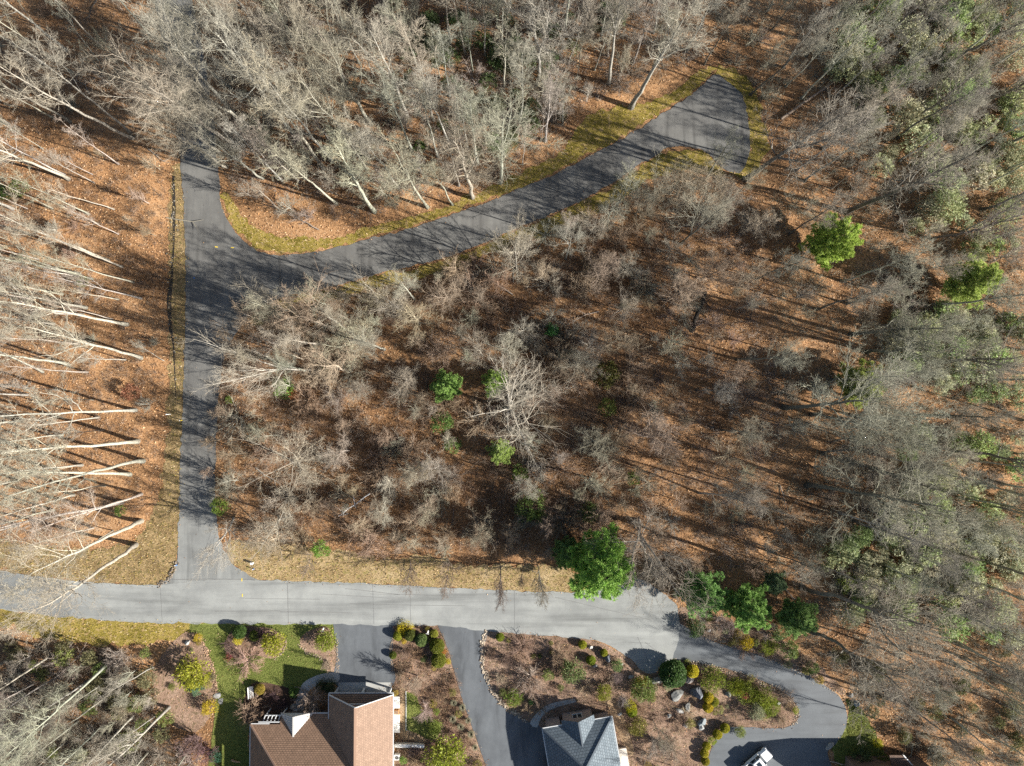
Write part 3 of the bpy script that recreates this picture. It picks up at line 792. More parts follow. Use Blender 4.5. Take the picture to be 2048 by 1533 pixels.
def fountain(seed, n=170, h=.8, spread=.8):
    r = np.random.default_rng(seed)
    az = r.uniform(0, 6.28, n); l = r.uniform(.6, 1.1, n)
    d = np.stack([np.cos(az), np.sin(az), np.zeros(n)], 1); s = np.stack([-np.sin(az), np.cos(az), np.zeros(n)], 1)
    rows = []
    for t, up in ((0, 0), (.4, .75), (.75, 1.0), (1.0, .72)):
        c = d * (t * l * spread)[:, None] * r.uniform(.85, 1, (n, 1)) + np.array([0, 0, 1.0]) * (up * h * l)[:, None]
        w = .028 * (1 - t * .85)
        rows += [c - s * w, c + s * w]
    V = np.stack(rows, 1).reshape(-1, 3); b = np.arange(n) * 8
    Q = np.concatenate([np.stack([b + 2 * i, b + 2 * i + 1, b + 2 * i + 3, b + 2 * i + 2], 1) for i in range(3)])
    m = MB(); m.add(V, Q=Q, C=np.repeat(leafcol(r, n, .25, .1), 8, 0))
    return m.mesh('blades', M['leaf'])

TALL = [tall_tree(100 + i, H=25, r0=[.27, .22, .31, .24][i % 4], f0=[.42, .5, .36, .46, .55, .4][i % 6], n1=14 + i % 3, n2=8, n3=7, n4=4, ang=[(.5, .95), (.45, .8), (.6, 1.1)][i % 3], fork=i % 3 != 1) for i in range(6)]
POLE = [tall_tree(150 + i, H=25, r0=[.26, .22, .29][i % 3], f0=[.5, .42, .58, .36][i % 4], n1=17 + i % 3, l1=[.23, .28, .2][i % 3], n2=8, n3=7, n4=4, ang=[(.45, .8), (.55, 1.0), (.4, .7)][i % 3], up=.10, fork=i % 4 == 3, wand=.05, sweep=.5) for i in range(8)]
BANKT = [tall_tree(170 + i, H=25, r0=[.20, .165, .225][i % 3], f0=[.5, .4, .56, .45][i % 4], n1=14 + i % 3, l1=[.2, .25, .18][i % 3], n2=6, n3=7, n4=5, ang=[(.45, .8), (.55, 1.0), (.4, .7)][i % 3], up=.10, fork=i % 4 == 3, wand=.06, sweep=.6) for i in range(6)]
BANKS = [tall_tree(190 + i, H=20, r0=.10, f0=[.5, .6, .45][i % 3], n1=12, l1=.19, ang=(.45, .85), n2=5, n3=6, n4=4, fork=False, wand=.05, sweep=.5) for i in range(3)]
SLIM = [tall_tree(200 + i, H=20, r0=.13, f0=[.45, .55, .4, .5][i % 4], n1=17, l1=.22, ang=(.45, .85), n2=7, n3=7, n4=4, fork=False, wand=.05, sweep=.5) for i in range(5)]
WISP = [tall_tree(250 + i, H=12, r0=.12, f0=[.15, .22, .1][i % 3], n1=17, l1=[.42, .5, .46][i % 3], ang=[(.5, 1.05), (.6, 1.2), (.4, .9)][i % 3], up=.09, n2=8, n3=7, n4=4, fork=i % 2 == 0, wand=.08, sweep=.6) for i in range(5)]
STAR = [tall_tree(270 + i, H=13, r0=.17, f0=[.22, .3, .16][i], n1=[24, 20, 28][i], l1=[.58, .62, .52][i], ang=(.55, 1.35), up=.06, n2=8, n3=7, n4=4, fork=False, wand=.06, sweep=.4) for i in range(3)]
WIDE = [tall_tree(300 + i, H=15, r0=.26, f0=.26, n1=11, l1=.56, ang=(.75, 1.25), up=.13, n2=9, n3=8, n4=4, fork=True) for i in range(4)]
SAP = [small_tree(400 + i, H=7, f0=[.15, .25, .10][i % 3], n1=17 + i % 4, ang=[(.5, .95), (.4, .8), (.6, 1.1)][i % 3], up=[.12, .16, .08][i % 3]) for i in range(9)]
TWIG = [twig_shrub(500 + i, 2.2, 16 + 2 * (i % 3), [.9, 1.2, .7][i % 3], 10, 6, droop=[.04, -.03, .1][i % 3]) for i in range(6)]
WEEP = [twig_shrub(520 + i, 2.4, 22, 1.25, 11, 9, -.13, .03) for i in range(3)]
RHODO = [leafy(600 + i, 1.5, 2.0, 62, 26, .22, .38, flat=.5, point=.8) for i in range(5)]
LAUREL = [leafy(620 + i, 1.7, 2.4, 46, 22, .24, .42, lump=(.10, .22), var=.35, flat=.9) for i in range(6)]
JUNI = [leafy(640 + i, 1.4, .75, 60, 26, .20, .22, lump=(.16, .3), flat=.2, point=1.1) for i in range(3)]
GOLD = [leafy(660 + i, 1.0, 1.2, 46, 26, .15, .35, lump=(.18, .34), flat=.2, point=1.0) for i in range(3)]
BALL = [clipped(680 + i) for i in range(3)]
PINE = [pine(700 + i) for i in range(4)]
FOUNT = [fountain(720 + i) for i in range(3)]

# ------------------------------------------------------------------ labels that single out
LMK = [('junction of the two lanes', 450, 560), ('crossing at the main road', 420, 1190), ('brown-roofed house', 640, 1470), ('blue-grey roofed house', 1165, 1490), ('white pickup truck', 1510, 1505),
       ('widest white-limbed tree', 1015, 815), ('big roadside pine', 1200, 1130), ('turning end of upper lane', 1460, 240), ('bright pine in woods', 1665, 480),
       ('yellow-green pine at the edge', 1940, 560), ('bend of the loop driveway', 1685, 1430), ('russet bush on the bank', 265, 785), ('dark leaning snag', 1400, 625), ('fallen log', 1620, 198),
       ('white dead branch', 715, 1005), ('small green fir clump', 1105, 660), ('pair of twin green pines', 940, 768), ('mossy dark green shrub', 1212, 750), ('dark evergreen pair', 28, 385),
       ('pale leaning lane tree', 500, 738), ('yellow shrub by loop driveway', 1492, 1285), ('grassy corner of the lanes', 560, 485), ('wide pale lane tree', 590, 925), ('pine by the right woods', 1720, 770), ('road below the bank', 60, 1180), ('photo\'s top right corner', 2048, 0), ('photo\'s bottom left corner', 0, 1533), ('photo\'s bottom right corner', 2048, 1533), ('photo\'s top left corner', 0, 0), ('photo\'s top centre', 1000, 0), ('thick trunk in right clearing', 1565, 815), ('long trunk above the driveway', 1600, 1172), ('gnarled tree among the laurels', 1820, 250), ('lichened rock by the driveway', 1714, 1408), ('dark trunk near right pine', 1697, 670), ('photo\'s right edge centre', 2048, 800), ('dark trunk by upper lane', 1264, 215)]
ORD = ['nearest', 'second nearest', 'third nearest', 'fourth nearest', 'fifth nearest', 'sixth nearest', 'seventh nearest', 'eighth nearest', 'ninth nearest', 'tenth nearest']
PEND = {}
def pend(desc, o, px, py): PEND.setdefault(desc, []).append((o, px, py))
def quadrant(dx, dy):
    if abs(dx) > abs(dy): return 'right of' if dx > 0 else 'left of'
    return 'below' if dy > 0 else 'above'
def settle_labels():
    for desc, rows in PEND.items():
        p = np.array([(a, b) for _, a, b in rows])
        best = [None] * len(rows)
        for nm, lx, ly in LMK:
            dx, dy = p[:, 0] - lx, p[:, 1] - ly
            d = np.hypot(dx, dy)
            cells = {}
            for i in np.argsort(d):
                if d[i] < 6: continue
                q = quadrant(dx[i], dy[i]); k = cells.get(q, 0); cells[q] = k + 1
                if k < len(ORD) and d[i] < 900:
                    sc = d[i] * (1 + .35 * k)
                    if best[i] is None or sc < best[i][0]: best[i] = (sc, '%s, %s %s the %s' % (desc, ORD[k], q, nm))
        for i, (o, a, b) in enumerate(rows):
            o['label'] = best[i][1] if best[i] else desc + ' deep among others alike'

# ------------------------------------------------------------------ planting
NAD = np.array([1024.0, 766.5 + FPX * math.tan(TILT)])
TRUNKS = []
def plant(var, name, px, py, h, desc, cat, group, col, top=None, spin=None, width=1.0, r=random, label=None, dz=-0.08):
    b = P(px, py, 0); z0 = float(G(b[0], b[1])) + dz
    e = empty(name, (b[0], b[1], z0))
    if top is not None:
        t = P(top[0], top[1], z0 + h)
        ax = Vector((t[0] - b[0], t[1] - b[1], h))
    else:
        ax = Vector((r.gauss(0, .03) * h, r.gauss(0, .03) * h, h))
    s = ax.length / var['H']
    e.rotation_mode = 'QUATERNION'
    e.rotation_quaternion = ax.to_track_quat('Z', 'Y') @ Quaternion((0, 0, 1), r.uniform(0, 6.28) if spin is None else spin)
    e.scale = (s * width, s * width, s)
    tag(e, label, cat, group)
    colr = (*col, 1.0)
    for key in ('trunk', 'stems', 'branches', 'crown', 'foliage'):
        if key in var:
            o = link(key, var[key], e)
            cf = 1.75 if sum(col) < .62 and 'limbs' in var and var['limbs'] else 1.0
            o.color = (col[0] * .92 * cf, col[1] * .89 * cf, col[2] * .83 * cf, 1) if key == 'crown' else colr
    for lm in var.get('limbs', ()):
        link('limb', lm, e).color = colr
    if label is None: pend(desc, e, px, py)
    TRUNKS.append((b[0], b[1], name))
    return e
def leafplant(var, name, px, py, rad_px, label, col, cat='shrub', group=None, squash=1.0, hscale=None, stemcol=(.16, .11, .07), desc=None, r=random, z=None):
    """evergreen of given radius (photo px); foliage takes COL, stems take STEMCOL"""
    s = rad_px * M_PX / var['R']
    hz = s * (hscale or 1.0)
    b = P(px, py, hz * var['H'] * .5); z0 = float(G(b[0], b[1])) - .02 if z is None else z
    e = empty(name, (b[0], b[1], z0), r.uniform(0, 6.28))
    e.scale = (s, s * squash, hz)
    tag(e, label, cat, group)
    for key in ('trunk', 'stems', 'branches', 'crown', 'foliage'):
        if key in var:
            o = link(key, var[key], e)
            o.color = (*(col if key in ('foliage', 'crown') else stemcol), 1)
    if label is None: pend(desc, e, px, py)
    TRUNKS.append((b[0], b[1], name))
    return e
def vary(c, a, r=random): 
    k = 1 + r.uniform(-a, a)
    return tuple(max(0.01, min(.9, x * k * (1 + r.uniform(-.05, .05)))) for x in c)
R_ = random.Random(42)
PALE, GREY, BACKLIT, TANB = (.42, .39, .33), (.385, .375, .315), (.185, .175, .15), (.40, .335, .26)  # right-hand trunks carry their backlit shade in the bark colour

# tall trees: base pixel, tip pixel, thickness
TREES = {
 ('tall pale tree on leaf bank', 'pale bare trees on the leaf bank', 'bank'): [
  (271,280,-5,140,1.1),(266,270,45,90,1.0),(142,361,-110,255,1.15),(133,352,-100,230,1.0),(219,523,-40,420,1.0),(137,105,-107,-90,1.1),(143,246,-90,120,1.0),(110,238,-90,140,.9),
  (247,535,70,465,.9),(165,551,-120,490,1.35),(178,617,-60,566,1.0),(170,632,-60,588,1.0),(257,650,-50,592,1.1),(115,650,-120,618,1.0),(287,717,50,655,1.0),(140,730,-110,694,1.0),(90,745,-80,670,1.0),
  (273,821,-40,832,1.0),(278,883,0,905,1.1),(290,922,20,985,1.1),(263,949,-60,940,1.4),(285,988,60,1065,1.0),(283,1042,60,1155,1.3),(272,1090,60,1240,1.1),(250,1003,-60,1062,1.0),(60,470,-180,390,1.0),(30,560,-170,520,1.0),(55,840,-150,860,1.0),(40,960,-160,1010,1.0),(95,905,-110,935,.9),(150,990,-40,1050,.9),(60,190,-150,60,1.0),(205,95,30,-80,.9)],
 ('tall bare tree in upper woods', 'bare trees in the upper woods', 'upper'): [
  (480,303,295,160,1.15),(476,297,345,160,.9),(598,283,430,65,1.2),(648,338,515,140,1.0),(665,325,525,160,.9),(470,230,290,30,1.0),(600,365,510,270,.9),(675,410,555,320,.9),(700,300,610,150,1.0),(520,70,430,-70,1.0),(590,90,520,-50,1.0),
  (743,250,655,80,1.15),(750,160,705,40,.9),(835,140,790,20,1.0),(825,305,755,155,.9),(815,235,745,55,1.0),(900,290,835,160,.9),(955,330,938,200,1.0),(945,395,905,285,1.1),(855,415,785,305,1.0),(905,410,860,330,.8),(750,425,670,285,1.0),(1000,365,1012,235,1.35),(1090,285,1105,170,1.1),
  (1075,170,1095,0,1.2),(1005,95,1005,-40,1.0),(1217,170,1240,-5,1.1),(1262,215,1372,30,1.3),(1305,70,1335,-70,1.0),(1200,85,1220,-50,.9),(655,190,560,20,1.0),(560,190,440,20,1.0),(690,60,640,-80,1.0),(900,90,885,-60,1.0),(1130,60,1150,-100,1.0),(800,380,720,270,.9),(860,210,815,60,.9),(1040,250,1045,110,.9),(1400,60,1450,-80,.9)],
 ('tall bare tree by lane top', 'bare trees leaning over the lane top', 'upper'): [
  (455,335,325,255,1.0),(440,215,295,95,1.0),(475,140,340,10,1.1),(505,255,350,125,1.1),(460,60,350,-60,1.0),(530,360,420,280,.9),(445,275,330,195,.9),(545,140,430,20,1.0),(300,70,190,-50,1.0),(330,200,215,105,.9),(465,180,320,55,1.0),(490,20,390,-100,1.0),(438,305,305,205,1.0),(520,300,395,195,1.0)],
 ('tall dark tree in right woods', 'backlit bare trees in the right woods', 'right'): [
  (1500,190,1650,55,.7),(1408,130,1485,10,.8),(1540,65,1625,-40,.9),(1725,118,1880,-40,1.1),(1885,140,2120,-10,1.3),(1490,360,1690,225,1.25),(1690,425,1960,312,1.25),(1575,470,1690,395,.9),(1360,490,1440,410,.8),(1930,225,2130,130,1.0),
  (1697,670,1890,650,1.25),(1565,815,1750,805,1.4),(1620,830,1790,862,1.1),(1610,970,1890,1010,1.35),(1720,930,1900,985,1.0),(1630,620,1780,575,.9),(1730,705,1920,690,1.1),(1840,725,2060,705,1.0),(1430,970,1510,1000,.9),
  (1600,1172,1850,1275,1.2),(1605,1255,1800,1375,1.25),(1545,1105,1640,1145,.9),(1870,1290,2060,1390,1.0),(1800,1400,1950,1510,1.0),(1960,1120,2160,1190,1.0),(1830,1150,2010,1225,1.1),(1900,900,2120,925,1.1),(1980,760,2200,760,1.0),(1810,830,2000,835,1.0),(1960,420,2180,330,1.1),(1790,280,1960,160,1.0),(1640,300,1790,190,.9),(1860,480,2060,420,1.0),(1760,560,1920,520,.9),(1700,1040,1880,1095,1.0),(1470,720,1590,715,.8),(1510,560,1610,520,.8),(1960,1010,2180,1050,1.0),(1750,1290,1900,1370,.9),(1990,300,2220,190,1.0),(1620,60,1720,-60,.9),(1990,1400,2180,1520,1.0),(1900,1480,2060,1620,.9),(1440,860,1530,868,.8),(1390,780,1460,778,.8),(1660,760,1800,755,.9)],
 ('tall grey tree in corner woods', 'bare trees in the lower corner woods', 'corner'): [
  (215,1328,10,1520,1.0),(105,1310,-60,1420,1.0),(338,1415,185,1570,1.0),(270,1430,110,1590,.9),(210,1448,60,1590,.8),(160,1440,-10,1570,.9),(120,1350,-60,1470,.9),(40,1400,-140,1520,1.0),(20,1320,-150,1410,1.0),(300,1500,180,1640,.9),(90,1470,-70,1600,.9),(380,1500,290,1630,.8)],
}
for (desc, group, zone), rows in TREES.items():
    for i, (bx, by, tx, ty, th) in enumerate(rows):
        bvec = np.array([bx, by]) - NAD; tvec = np.array([tx, ty]) - NAD
        rb = np.linalg.norm(bvec); rt = float(tvec @ bvec / rb)
        h = min(30.0, max(9.0, CAM_H * (1 - rb / max(rt, rb * 1.01))))
        col = {'bank': PALE, 'upper': GREY, 'right': BACKLIT, 'corner': GREY}[zone]
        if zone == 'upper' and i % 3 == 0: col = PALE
        if 'lane top' in desc: v = None
        share = {'bank': .85, 'upper': .65, 'right': .5, 'corner': .8}[zone]
        v = R_.choice((BANKS if zone == 'bank' else SLIM) if th < .95 else (BANKT if zone == 'bank' else POLE) if R_.random() < share and not (zone == 'bank' and by > 1030) else TALL)
        if zone == 'bank': th = min(th, 1.08)
        if 'lane top' in desc: v = R_.choice(TALL); th *= 1.15
        w = th * 25 / 25 if th >= .95 else th * 1.15
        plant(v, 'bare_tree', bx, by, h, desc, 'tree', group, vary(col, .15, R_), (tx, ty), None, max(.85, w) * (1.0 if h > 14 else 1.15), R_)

# thin poles on the bank and in the upper woods
for (bx, by, tx, ty) in [(192,368,70,305),(190,352,100,308),(155,554,-30,520),(270,566,70,510),(285,598,90,552),(200,125,110,0),(290,165,225,90),(328,722,270,688),(230,640,100,610),(60,420,-60,370),(240,470,140,420),(90,300,-10,240),(200,450,90,395),(80,520,-60,480),(225,700,110,670),(190,800,80,798),(120,780,0,775),(210,860,100,872),(160,930,50,955),(230,1060,140,1120),(310,230,240,150),(250,190,160,90),(80,60,0,-50),(540,330,470,250),(620,240,550,150),(560,420,505,365),(700,200,650,90),(775,330,730,250),(1150,180,1165,80),(1045,330,1050,260),(880,160,860,60)]:
    bvec = np.array([bx, by]) - NAD; tvec = np.array([tx, ty]) - NAD
    rb = np.linalg.norm(bvec); rt = float(tvec @ bvec / rb)
    h = min(20.0, max(7.0, CAM_H * (1 - rb / rt)))
    plant(R_.choice(SLIM), 'slender_tree', bx, by, h, 'thin pale young tree', 'tree', 'thin young trees between the tall ones', vary(PALE, .15, R_), (tx, ty), None, .8, R_)

for (bx, by, h) in [(60,330,22),(110,420,20),(180,430,18),(70,600,23),(130,590,20),(190,560,19),(30,680,24),(165,690,20),(60,790,22),(180,745,18),(130,870,22),(200,835,18),(60,900,24),(170,930,20),(110,1020,22),(215,970,18),(40,1050,22),(190,1055,17),(240,600,17),(20,250,24),(150,150,22),(240,330,15),(230,420,16),(255,720,15),(90,130,22),(30,420,24)]:
    sc = CAM_H / (CAM_H - h)
    tp = NAD + (np.array([bx, by]) - NAD) * sc + np.array([R_.gauss(0, 8), R_.gauss(0, 8)])
    plant(R_.choice(BANKS), 'slender_tree', bx, by, h, 'slender pale tree on leaf bank', 'tree', 'thin pale trees on the leaf bank', vary(PALE, .15, R_), tuple(tp), None, R_.uniform(.9, 1.25), R_)
for (bx, by, h) in [(585,640,18),(650,690,19),(705,665,17),(770,700,19),(545,720,16),(620,745,17),(830,600,18),(1130,520,17),(1230,420,16),(1410,360,17)]:
    plant(R_.choice(POLE), 'bare_tree', bx, by, h, 'straight grey tree in middle wood', 'tree', 'straight trees in the middle wood', vary(GREY, .12, R_), None, None, .95, R_)
def veil(desc, group, col, lo, hi, vs):
    def f(px, py, r):
        h = r.uniform(lo, hi); sc = CAM_H / (CAM_H - h)
        tp = NAD + (np.array([px, py]) - NAD) * sc + np.array([r.gauss(0, 10), r.gauss(0, 10)])
        plant(r.choice(vs), 'slender_tree', px, py, h, desc, 'tree', group, vary(col, .18, r), tuple(tp), None, r.uniform(.9, 1.2), r)
        return True
    return f
def far_enough(x, y, d):
    for a, b, _ in TRUNKS:
        if (a - x) ** 2 + (b - y) ** 2 < d * d: return False
    return True
SUNLIT = [(1640,470,52), (1925,560,45), (1700,765,42), (1440,235,55), (1390,1180,40), (1480,1210,40), (1580,1230,36), (1480,640,40)]   # gaps in the wood that let the low sun reach what stands down-sun of them
def fill(n, zone, dmin, fn, seed, clump=False):
    r = random.Random(seed); c = 0; tries = 0
    zz = np.array(zone, float)
    while c < n and tries < n * 40:
        tries += 1
        px, py = r.uniform(zz[:, 0].min(), zz[:, 0].max()), r.uniform(zz[:, 1].min(), zz[:, 1].max())
        if not inside(np.array([[px, py]]), zz)[0]: continue
        b = P(px, py)
        if any(0 < px - a < 300 and abs(py - b - .302 * (px - a)) < w for a, b, w in SUNLIT): continue
        if clump and math.sin(b[0] * .33 + 2 * math.sin(b[1] * .2)) * math.cos(b[1] * .3 + math.sin(b[0] * .17)) < r.uniform(-.9, .25): continue
        if cls_at(b[0], b[1]) != 0 or not far_enough(b[0], b[1], dmin): continue
        if fn(px, py, r): c += 1
    return c
MID = [(450,700),(560,630),(700,600),(960,520),(1250,400),(1340,360),(1430,360),(1500,380),(1540,560),(1560,900),(1500,1140),(1260,1150),(1120,1110),(700,1090),(480,1070),(440,950)]
UPW = [(440,0),(1400,0),(1400,120),(1200,200),(1000,360),(740,440),(560,440),(460,360)]
BANK = [(0,0),(320,0),(335,400),(330,800),(310,1040),(0,1080)]
RIGHT = [(1420,0),(2048,0),(2048,1533),(1850,1533),(1720,1380),(1560,1250),(1500,1100),(1560,800),(1520,400)]
CORN = [(0,1290),(300,1300),(330,1440),(400,1533),(0,1533)]
fill(76, [(1560,20),(2048,0),(2048,1533),(1900,1500),(1720,1330),(1620,1180),(1700,900),(1640,600),(1560,420)], 2.2, veil('slender grey tree in right woods', 'thin grey trees in the right woods', (.40, .40, .335), 15, 24, SLIM), 61)
fill(34, UPW, 2.6, veil('slender grey tree in upper woods', 'thin grey trees in the upper woods', (.40, .385, .33), 14, 23, SLIM), 62)
fill(14, CORN, 2.2, veil('slender grey tree in corner woods', 'thin grey trees in the corner woods', (.40, .385, .33), 12, 20, SLIM), 63)
# wide crowned trees seen from above
WIDES = [  # base, tip, height, width, colour, label
 (1010,818,1022,812,16,1.15,(.46,.43,.375),'widest white-limbed bare tree spreading over green pines in the wood'),
 (600,928,578,922,13,1.1,(.45,.41,.34),'wide pale bare tree with fine fanned twigs near the lane'),
 (1032,540,1030,480,15,.85,PALE,'pale bare tree spreading toward the lower edge of upper lane'),
 (1275,1040,1312,1125,16,1.1,(.40,.36,.31),'broad grey bare tree arching over the big roadside pine'),
 (632,741,478,735,14,.68,(.47,.44,.385),'pale white tree leaning over the lane with forked limbs'),
 (470,1035,420,1115,12,.7,(.48,.45,.40),'grey bare tree overhanging the lane just before the main road'),
 (560,1030,545,1065,12,.75,PALE,'knotty pale bare tree above the roadside verge and green shrub'),
 (965,712,945,690,8,1.05,(.43,.39,.33),'bare fan-shaped tree just above the twin green pines'),
 (1395,985,1500,1000,14,.7,PALE,'pale bare tree with forked white limbs in the leafy right clearing'),
 (1380,470,1400,400,13,.75,GREY,'grey bushy bare tree below the turning end of the upper lane'),
 (1300,420,1310,370,12,.75,GREY,'grey bushy bare tree hugging the lower edge of upper lane'),
 (1252,545,1256,530,8,1.0,PALE,'small pale starburst tree in the middle wood'),
 (1640,905,1760,900,15,.8,BACKLIT,'dark wide-limbed tree in front of the right-hand pine'),
 (1820,250,1960,140,16,.8,BACKLIT,'dark gnarled tree among laurels near the top corner'),
]
for i, (bx, by, tx, ty, h, w, col, lab) in enumerate(WIDES):
    plant(STAR[i % 3] if i in (1, 2, 7, 9, 10, 11) else WIDE[i % 4], 'spreading_tree', bx, by, h, None, 'tree', None, col, (tx, ty), i * 1.7, w, R_, lab)

for bx, by, h, w in [(730,782,6.5,1.0),(1150,735,7.5,1.0),(835,945,6.5,1.0),(965,1050,7,1.0),(1180,470,7,1.0),(1340,390,8,1.0),(1440,425,7.5,1.0),(1235,625,6.5,1.0),(860,1010,6,1.0),(775,1015,6.5,1.0),(690,600,6,1.0),(540,1050,6.5,1.0),(1300,830,6,1.0),(1480,560,7,1.0)]:
    plant(R_.choice(STAR), 'starburst_tree', bx, by, h * R_.uniform(.95, 1.15), 'pale starburst tree in middle wood', 'tree', 'small starburst trees in the middle wood', vary((.43, .395, .33), .12, R_), None, None, w, R_)
# small roadside trees
for bx, by, tx, ty, h, lab in [(820,1120,812,1178,7,'small bare tree on the verge, farthest along from the pine'),(897,1118,888,1182,7.5,'small bare tree on the verge with dark trunk above main road'),(1000,1128,1000,1205,8,'small bare tree on the verge with the straightest thin trunk'),
    (1045,1140,1040,1170,5,'smallest bare tree on the verge between two larger ones'),(1075,1130,1086,1205,8,'twin-stemmed small bare tree on the verge nearest the big pine'),(622,1110,610,1150,6,'small pale bare tree on the verge beside the bright green shrub')]:
    plant(R_.choice(SAP), 'verge_tree', bx, by, h, None, 'tree', 'small bare trees along the verge', vary((.27, .23, .2), .1, R_), (tx, ty), None, .75, R_, lab)

for (bx, by, h) in [(590,625,16),(660,655,17),(730,690,16),(800,620,15),(610,720,15),(560,655,14),(690,740,16),(545,760,13),(700,640,13),(620,665,12),(565,690,11),(770,600,13),(840,650,14),(520,720,10),(655,610,12),(900,600,13),(1080,560,14),(1190,560,13),(1330,600,15),(1220,690,14),(1100,790,13),(1180,880,14),(1010,700,12),(1290,870,14),(820,760,12),(700,900,12),(560,870,11),(500,905,10),(480,690,9),(1390,420,14),(1460,400,13),(1340,400,14),(1270,430,13),(1210,450,12),(1130,480,12),(1480,470,14),(1400,560,14),(1470,620,15),(740,720,11),(880,930,12),(1060,960,12)]:
    plant(R_.choice(WISP + WISP + POLE[:2]), 'wispy_tree', bx, by, h * R_.uniform(.75, 1.0), 'wispy bare tree in middle wood', 'tree', 'wispy bare trees in the middle wood', vary((.39, .325, .25) if R_.random() < .6 else (.42, .39, .33), .18, R_), None, None, R_.uniform(.85, 1.1), R_)

# saplings
SAPS = [(730,780,45),(1150,730,48),(835,820,35),(830,940,58),(860,1000,40),(960,1050,48),(890,1080,38),(700,600,38),(1110,590,30),(1240,620,40),(1340,560,40),(945,640,35),(840,690,40),(760,650,32),(600,680,34),(650,700,36),(560,640,30),(700,850,40),(780,880,38),(560,850,34),(640,1010,40),(700,950,38),(760,1010,42),(1020,1060,38),(1090,1040,40),(1150,980,36),(1120,910,34),(1230,870,34),(1300,820,34),(1350,730,34),(1290,480,40),(1440,440,40),(1430,380,36),(1200,480,36),(1160,450,30),(1300,680,30),(1080,700,30),(470,825,40),(440,880,36),(520,800,30),(480,960,36),(430,940,30),(900,880,30),(1060,880,30),(500,560+60,26),(610,640,26),(880,560,30),(780,560,24),(1400,900,36),(1350,1000,36),(1420,1060,34),(1480,1080,32),(1380,1120,34),(1330,920,30),(1480,940,30),(1530,1010,30),(1290,960,30)]
for x, y, rp in SAPS:
    h = rp * M_PX * 1.75 * R_.uniform(.95, 1.2)
    plant(R_.choice(SAP), 'sapling', x, y, h, 'bushy sapling in middle wood', 'sapling', 'bare saplings in the woods', vary(TANB if R_.random() < .55 else GREY, .2, R_), None, None, R_.uniform(.95, 1.15), R_)
def sap(desc, col, lo, hi):
    def f(px, py, r):
        plant(r.choice(SAP), 'sapling', px, py, r.uniform(lo, hi), desc, 'sapling', 'bare saplings in the woods', vary(col if r.random() < .6 else GREY, .2, r), None, None, r.uniform(.8, 1.25), r)
        return True
    return f
fill(66, MID, 1.9, sap('bushy sapling in middle wood', TANB, 3.0, 8.0), 1, True)
fill(70, UPW, 1.8, sap('grey sapling in upper woods', GREY, 3.5, 8), 2)
fill(14, BANK, 2.2, sap('twiggy sapling on leaf bank', TANB, 2.5, 5.5), 3)
fill(66, RIGHT, 2.0, sap('bare sapling among right-hand laurels', GREY, 3, 8), 4)
fill(18, CORN, 2.0, sap('bare sapling in corner woods', GREY, 3, 6), 5)

def thicket(desc, col, lo, hi):
    def f(px, py, r):
        plant(r.choice(TWIG), 'thicket_shrub', px, py, r.uniform(lo, hi), desc, 'shrub', 'bare thicket shrubs in the woods', vary(col if r.random() < .6 else GREY, .22, r), None, None, r.uniform(1.0, 1.5), r, None, 0.0)
        return True
    return f
fill(112, [(450,700),(560,630),(700,600),(960,520),(1250,400),(1330,420),(1300,700),(1230,1000),(1120,1110),(700,1090),(480,1070),(440,950)], 1.2, thicket('low bare thicket in middle wood', (.39, .305, .23), 1.4, 3.6), 31, True)
fill(22, [(1300,700),(1340,380),(1500,380),(1560,900),(1500,1140),(1260,1150),(1230,1000)], 2.0, thicket('low bare thicket in middle wood', (.40, .325, .28), 1.4, 2.6), 35)
fill(48, UPW, 1.3, thicket('low bare thicket in upper woods', (.37, .33, .285), 1.5, 3.0), 32)
fill(12, BANK, 2.0, thicket('low bare thicket on leaf bank', (.36, .27, .21), 1.2, 2.2), 33)
fill(45, RIGHT, 1.8, thicket('low bare thicket in right woods', (.34, .31, .26), 1.4, 3.0), 34)

# pines and evergreen shrubs in the woods
PINEG = (.085, .17, .025)
for i, (x, y, rp, hs, col, lab) in enumerate([
    (1200,1132,68,1.0,(.10,.20,.028),'big bright green pine overhanging the main road'),(1402,1182,46,1.0,(.07,.15,.03),'green pine at the road end, first of the driveway row'),(1492,1212,46,1.0,(.085,.17,.03),'green pine in the middle of the driveway row'),(1590,1232,40,1.0,(.075,.14,.03),'green pine at the far end of the driveway row'),
    (1665,482,50,1.1,(.13,.21,.03),'bright green pine alone among bare trees on the right'),(1940,565,48,1.1,(.125,.19,.035),'yellow-green pine at the far right edge'),(1720,770,44,1.0,(.12,.17,.03),'soft green pine behind dark spreading limbs on the right'),
    (895,772,33,.9,(.09,.17,.03),'green pine crossed by a dark shadow, first of two'),(990,765,28,.9,(.11,.19,.03),'green pine under the white limbs, second of two'),(1000,905,26,.9,(.12,.19,.035),'green pine below the widest white-limbed tree'),(1105,662,14,.9,(.05,.15,.03),'small dark green fir in the middle wood'),
    (1545,1165,26,.9,(.07,.12,.04),'small green pine behind the driveway row'),(1130,1105,30,.9,(.08,.15,.03),'smaller pine half hidden behind the big roadside pine')]):
    e = leafplant(PINE[i % 4], 'pine_tree', x, y, rp, lab, (min(.8, col[0] * 3.0), min(.8, col[1] * 2.6), col[2] * 4.2), 'pine tree', 'green pines in the woods', hscale=hs * 74 / 74 * max(.75, 1.0), stemcol=(.12, .09, .06), r=R_)
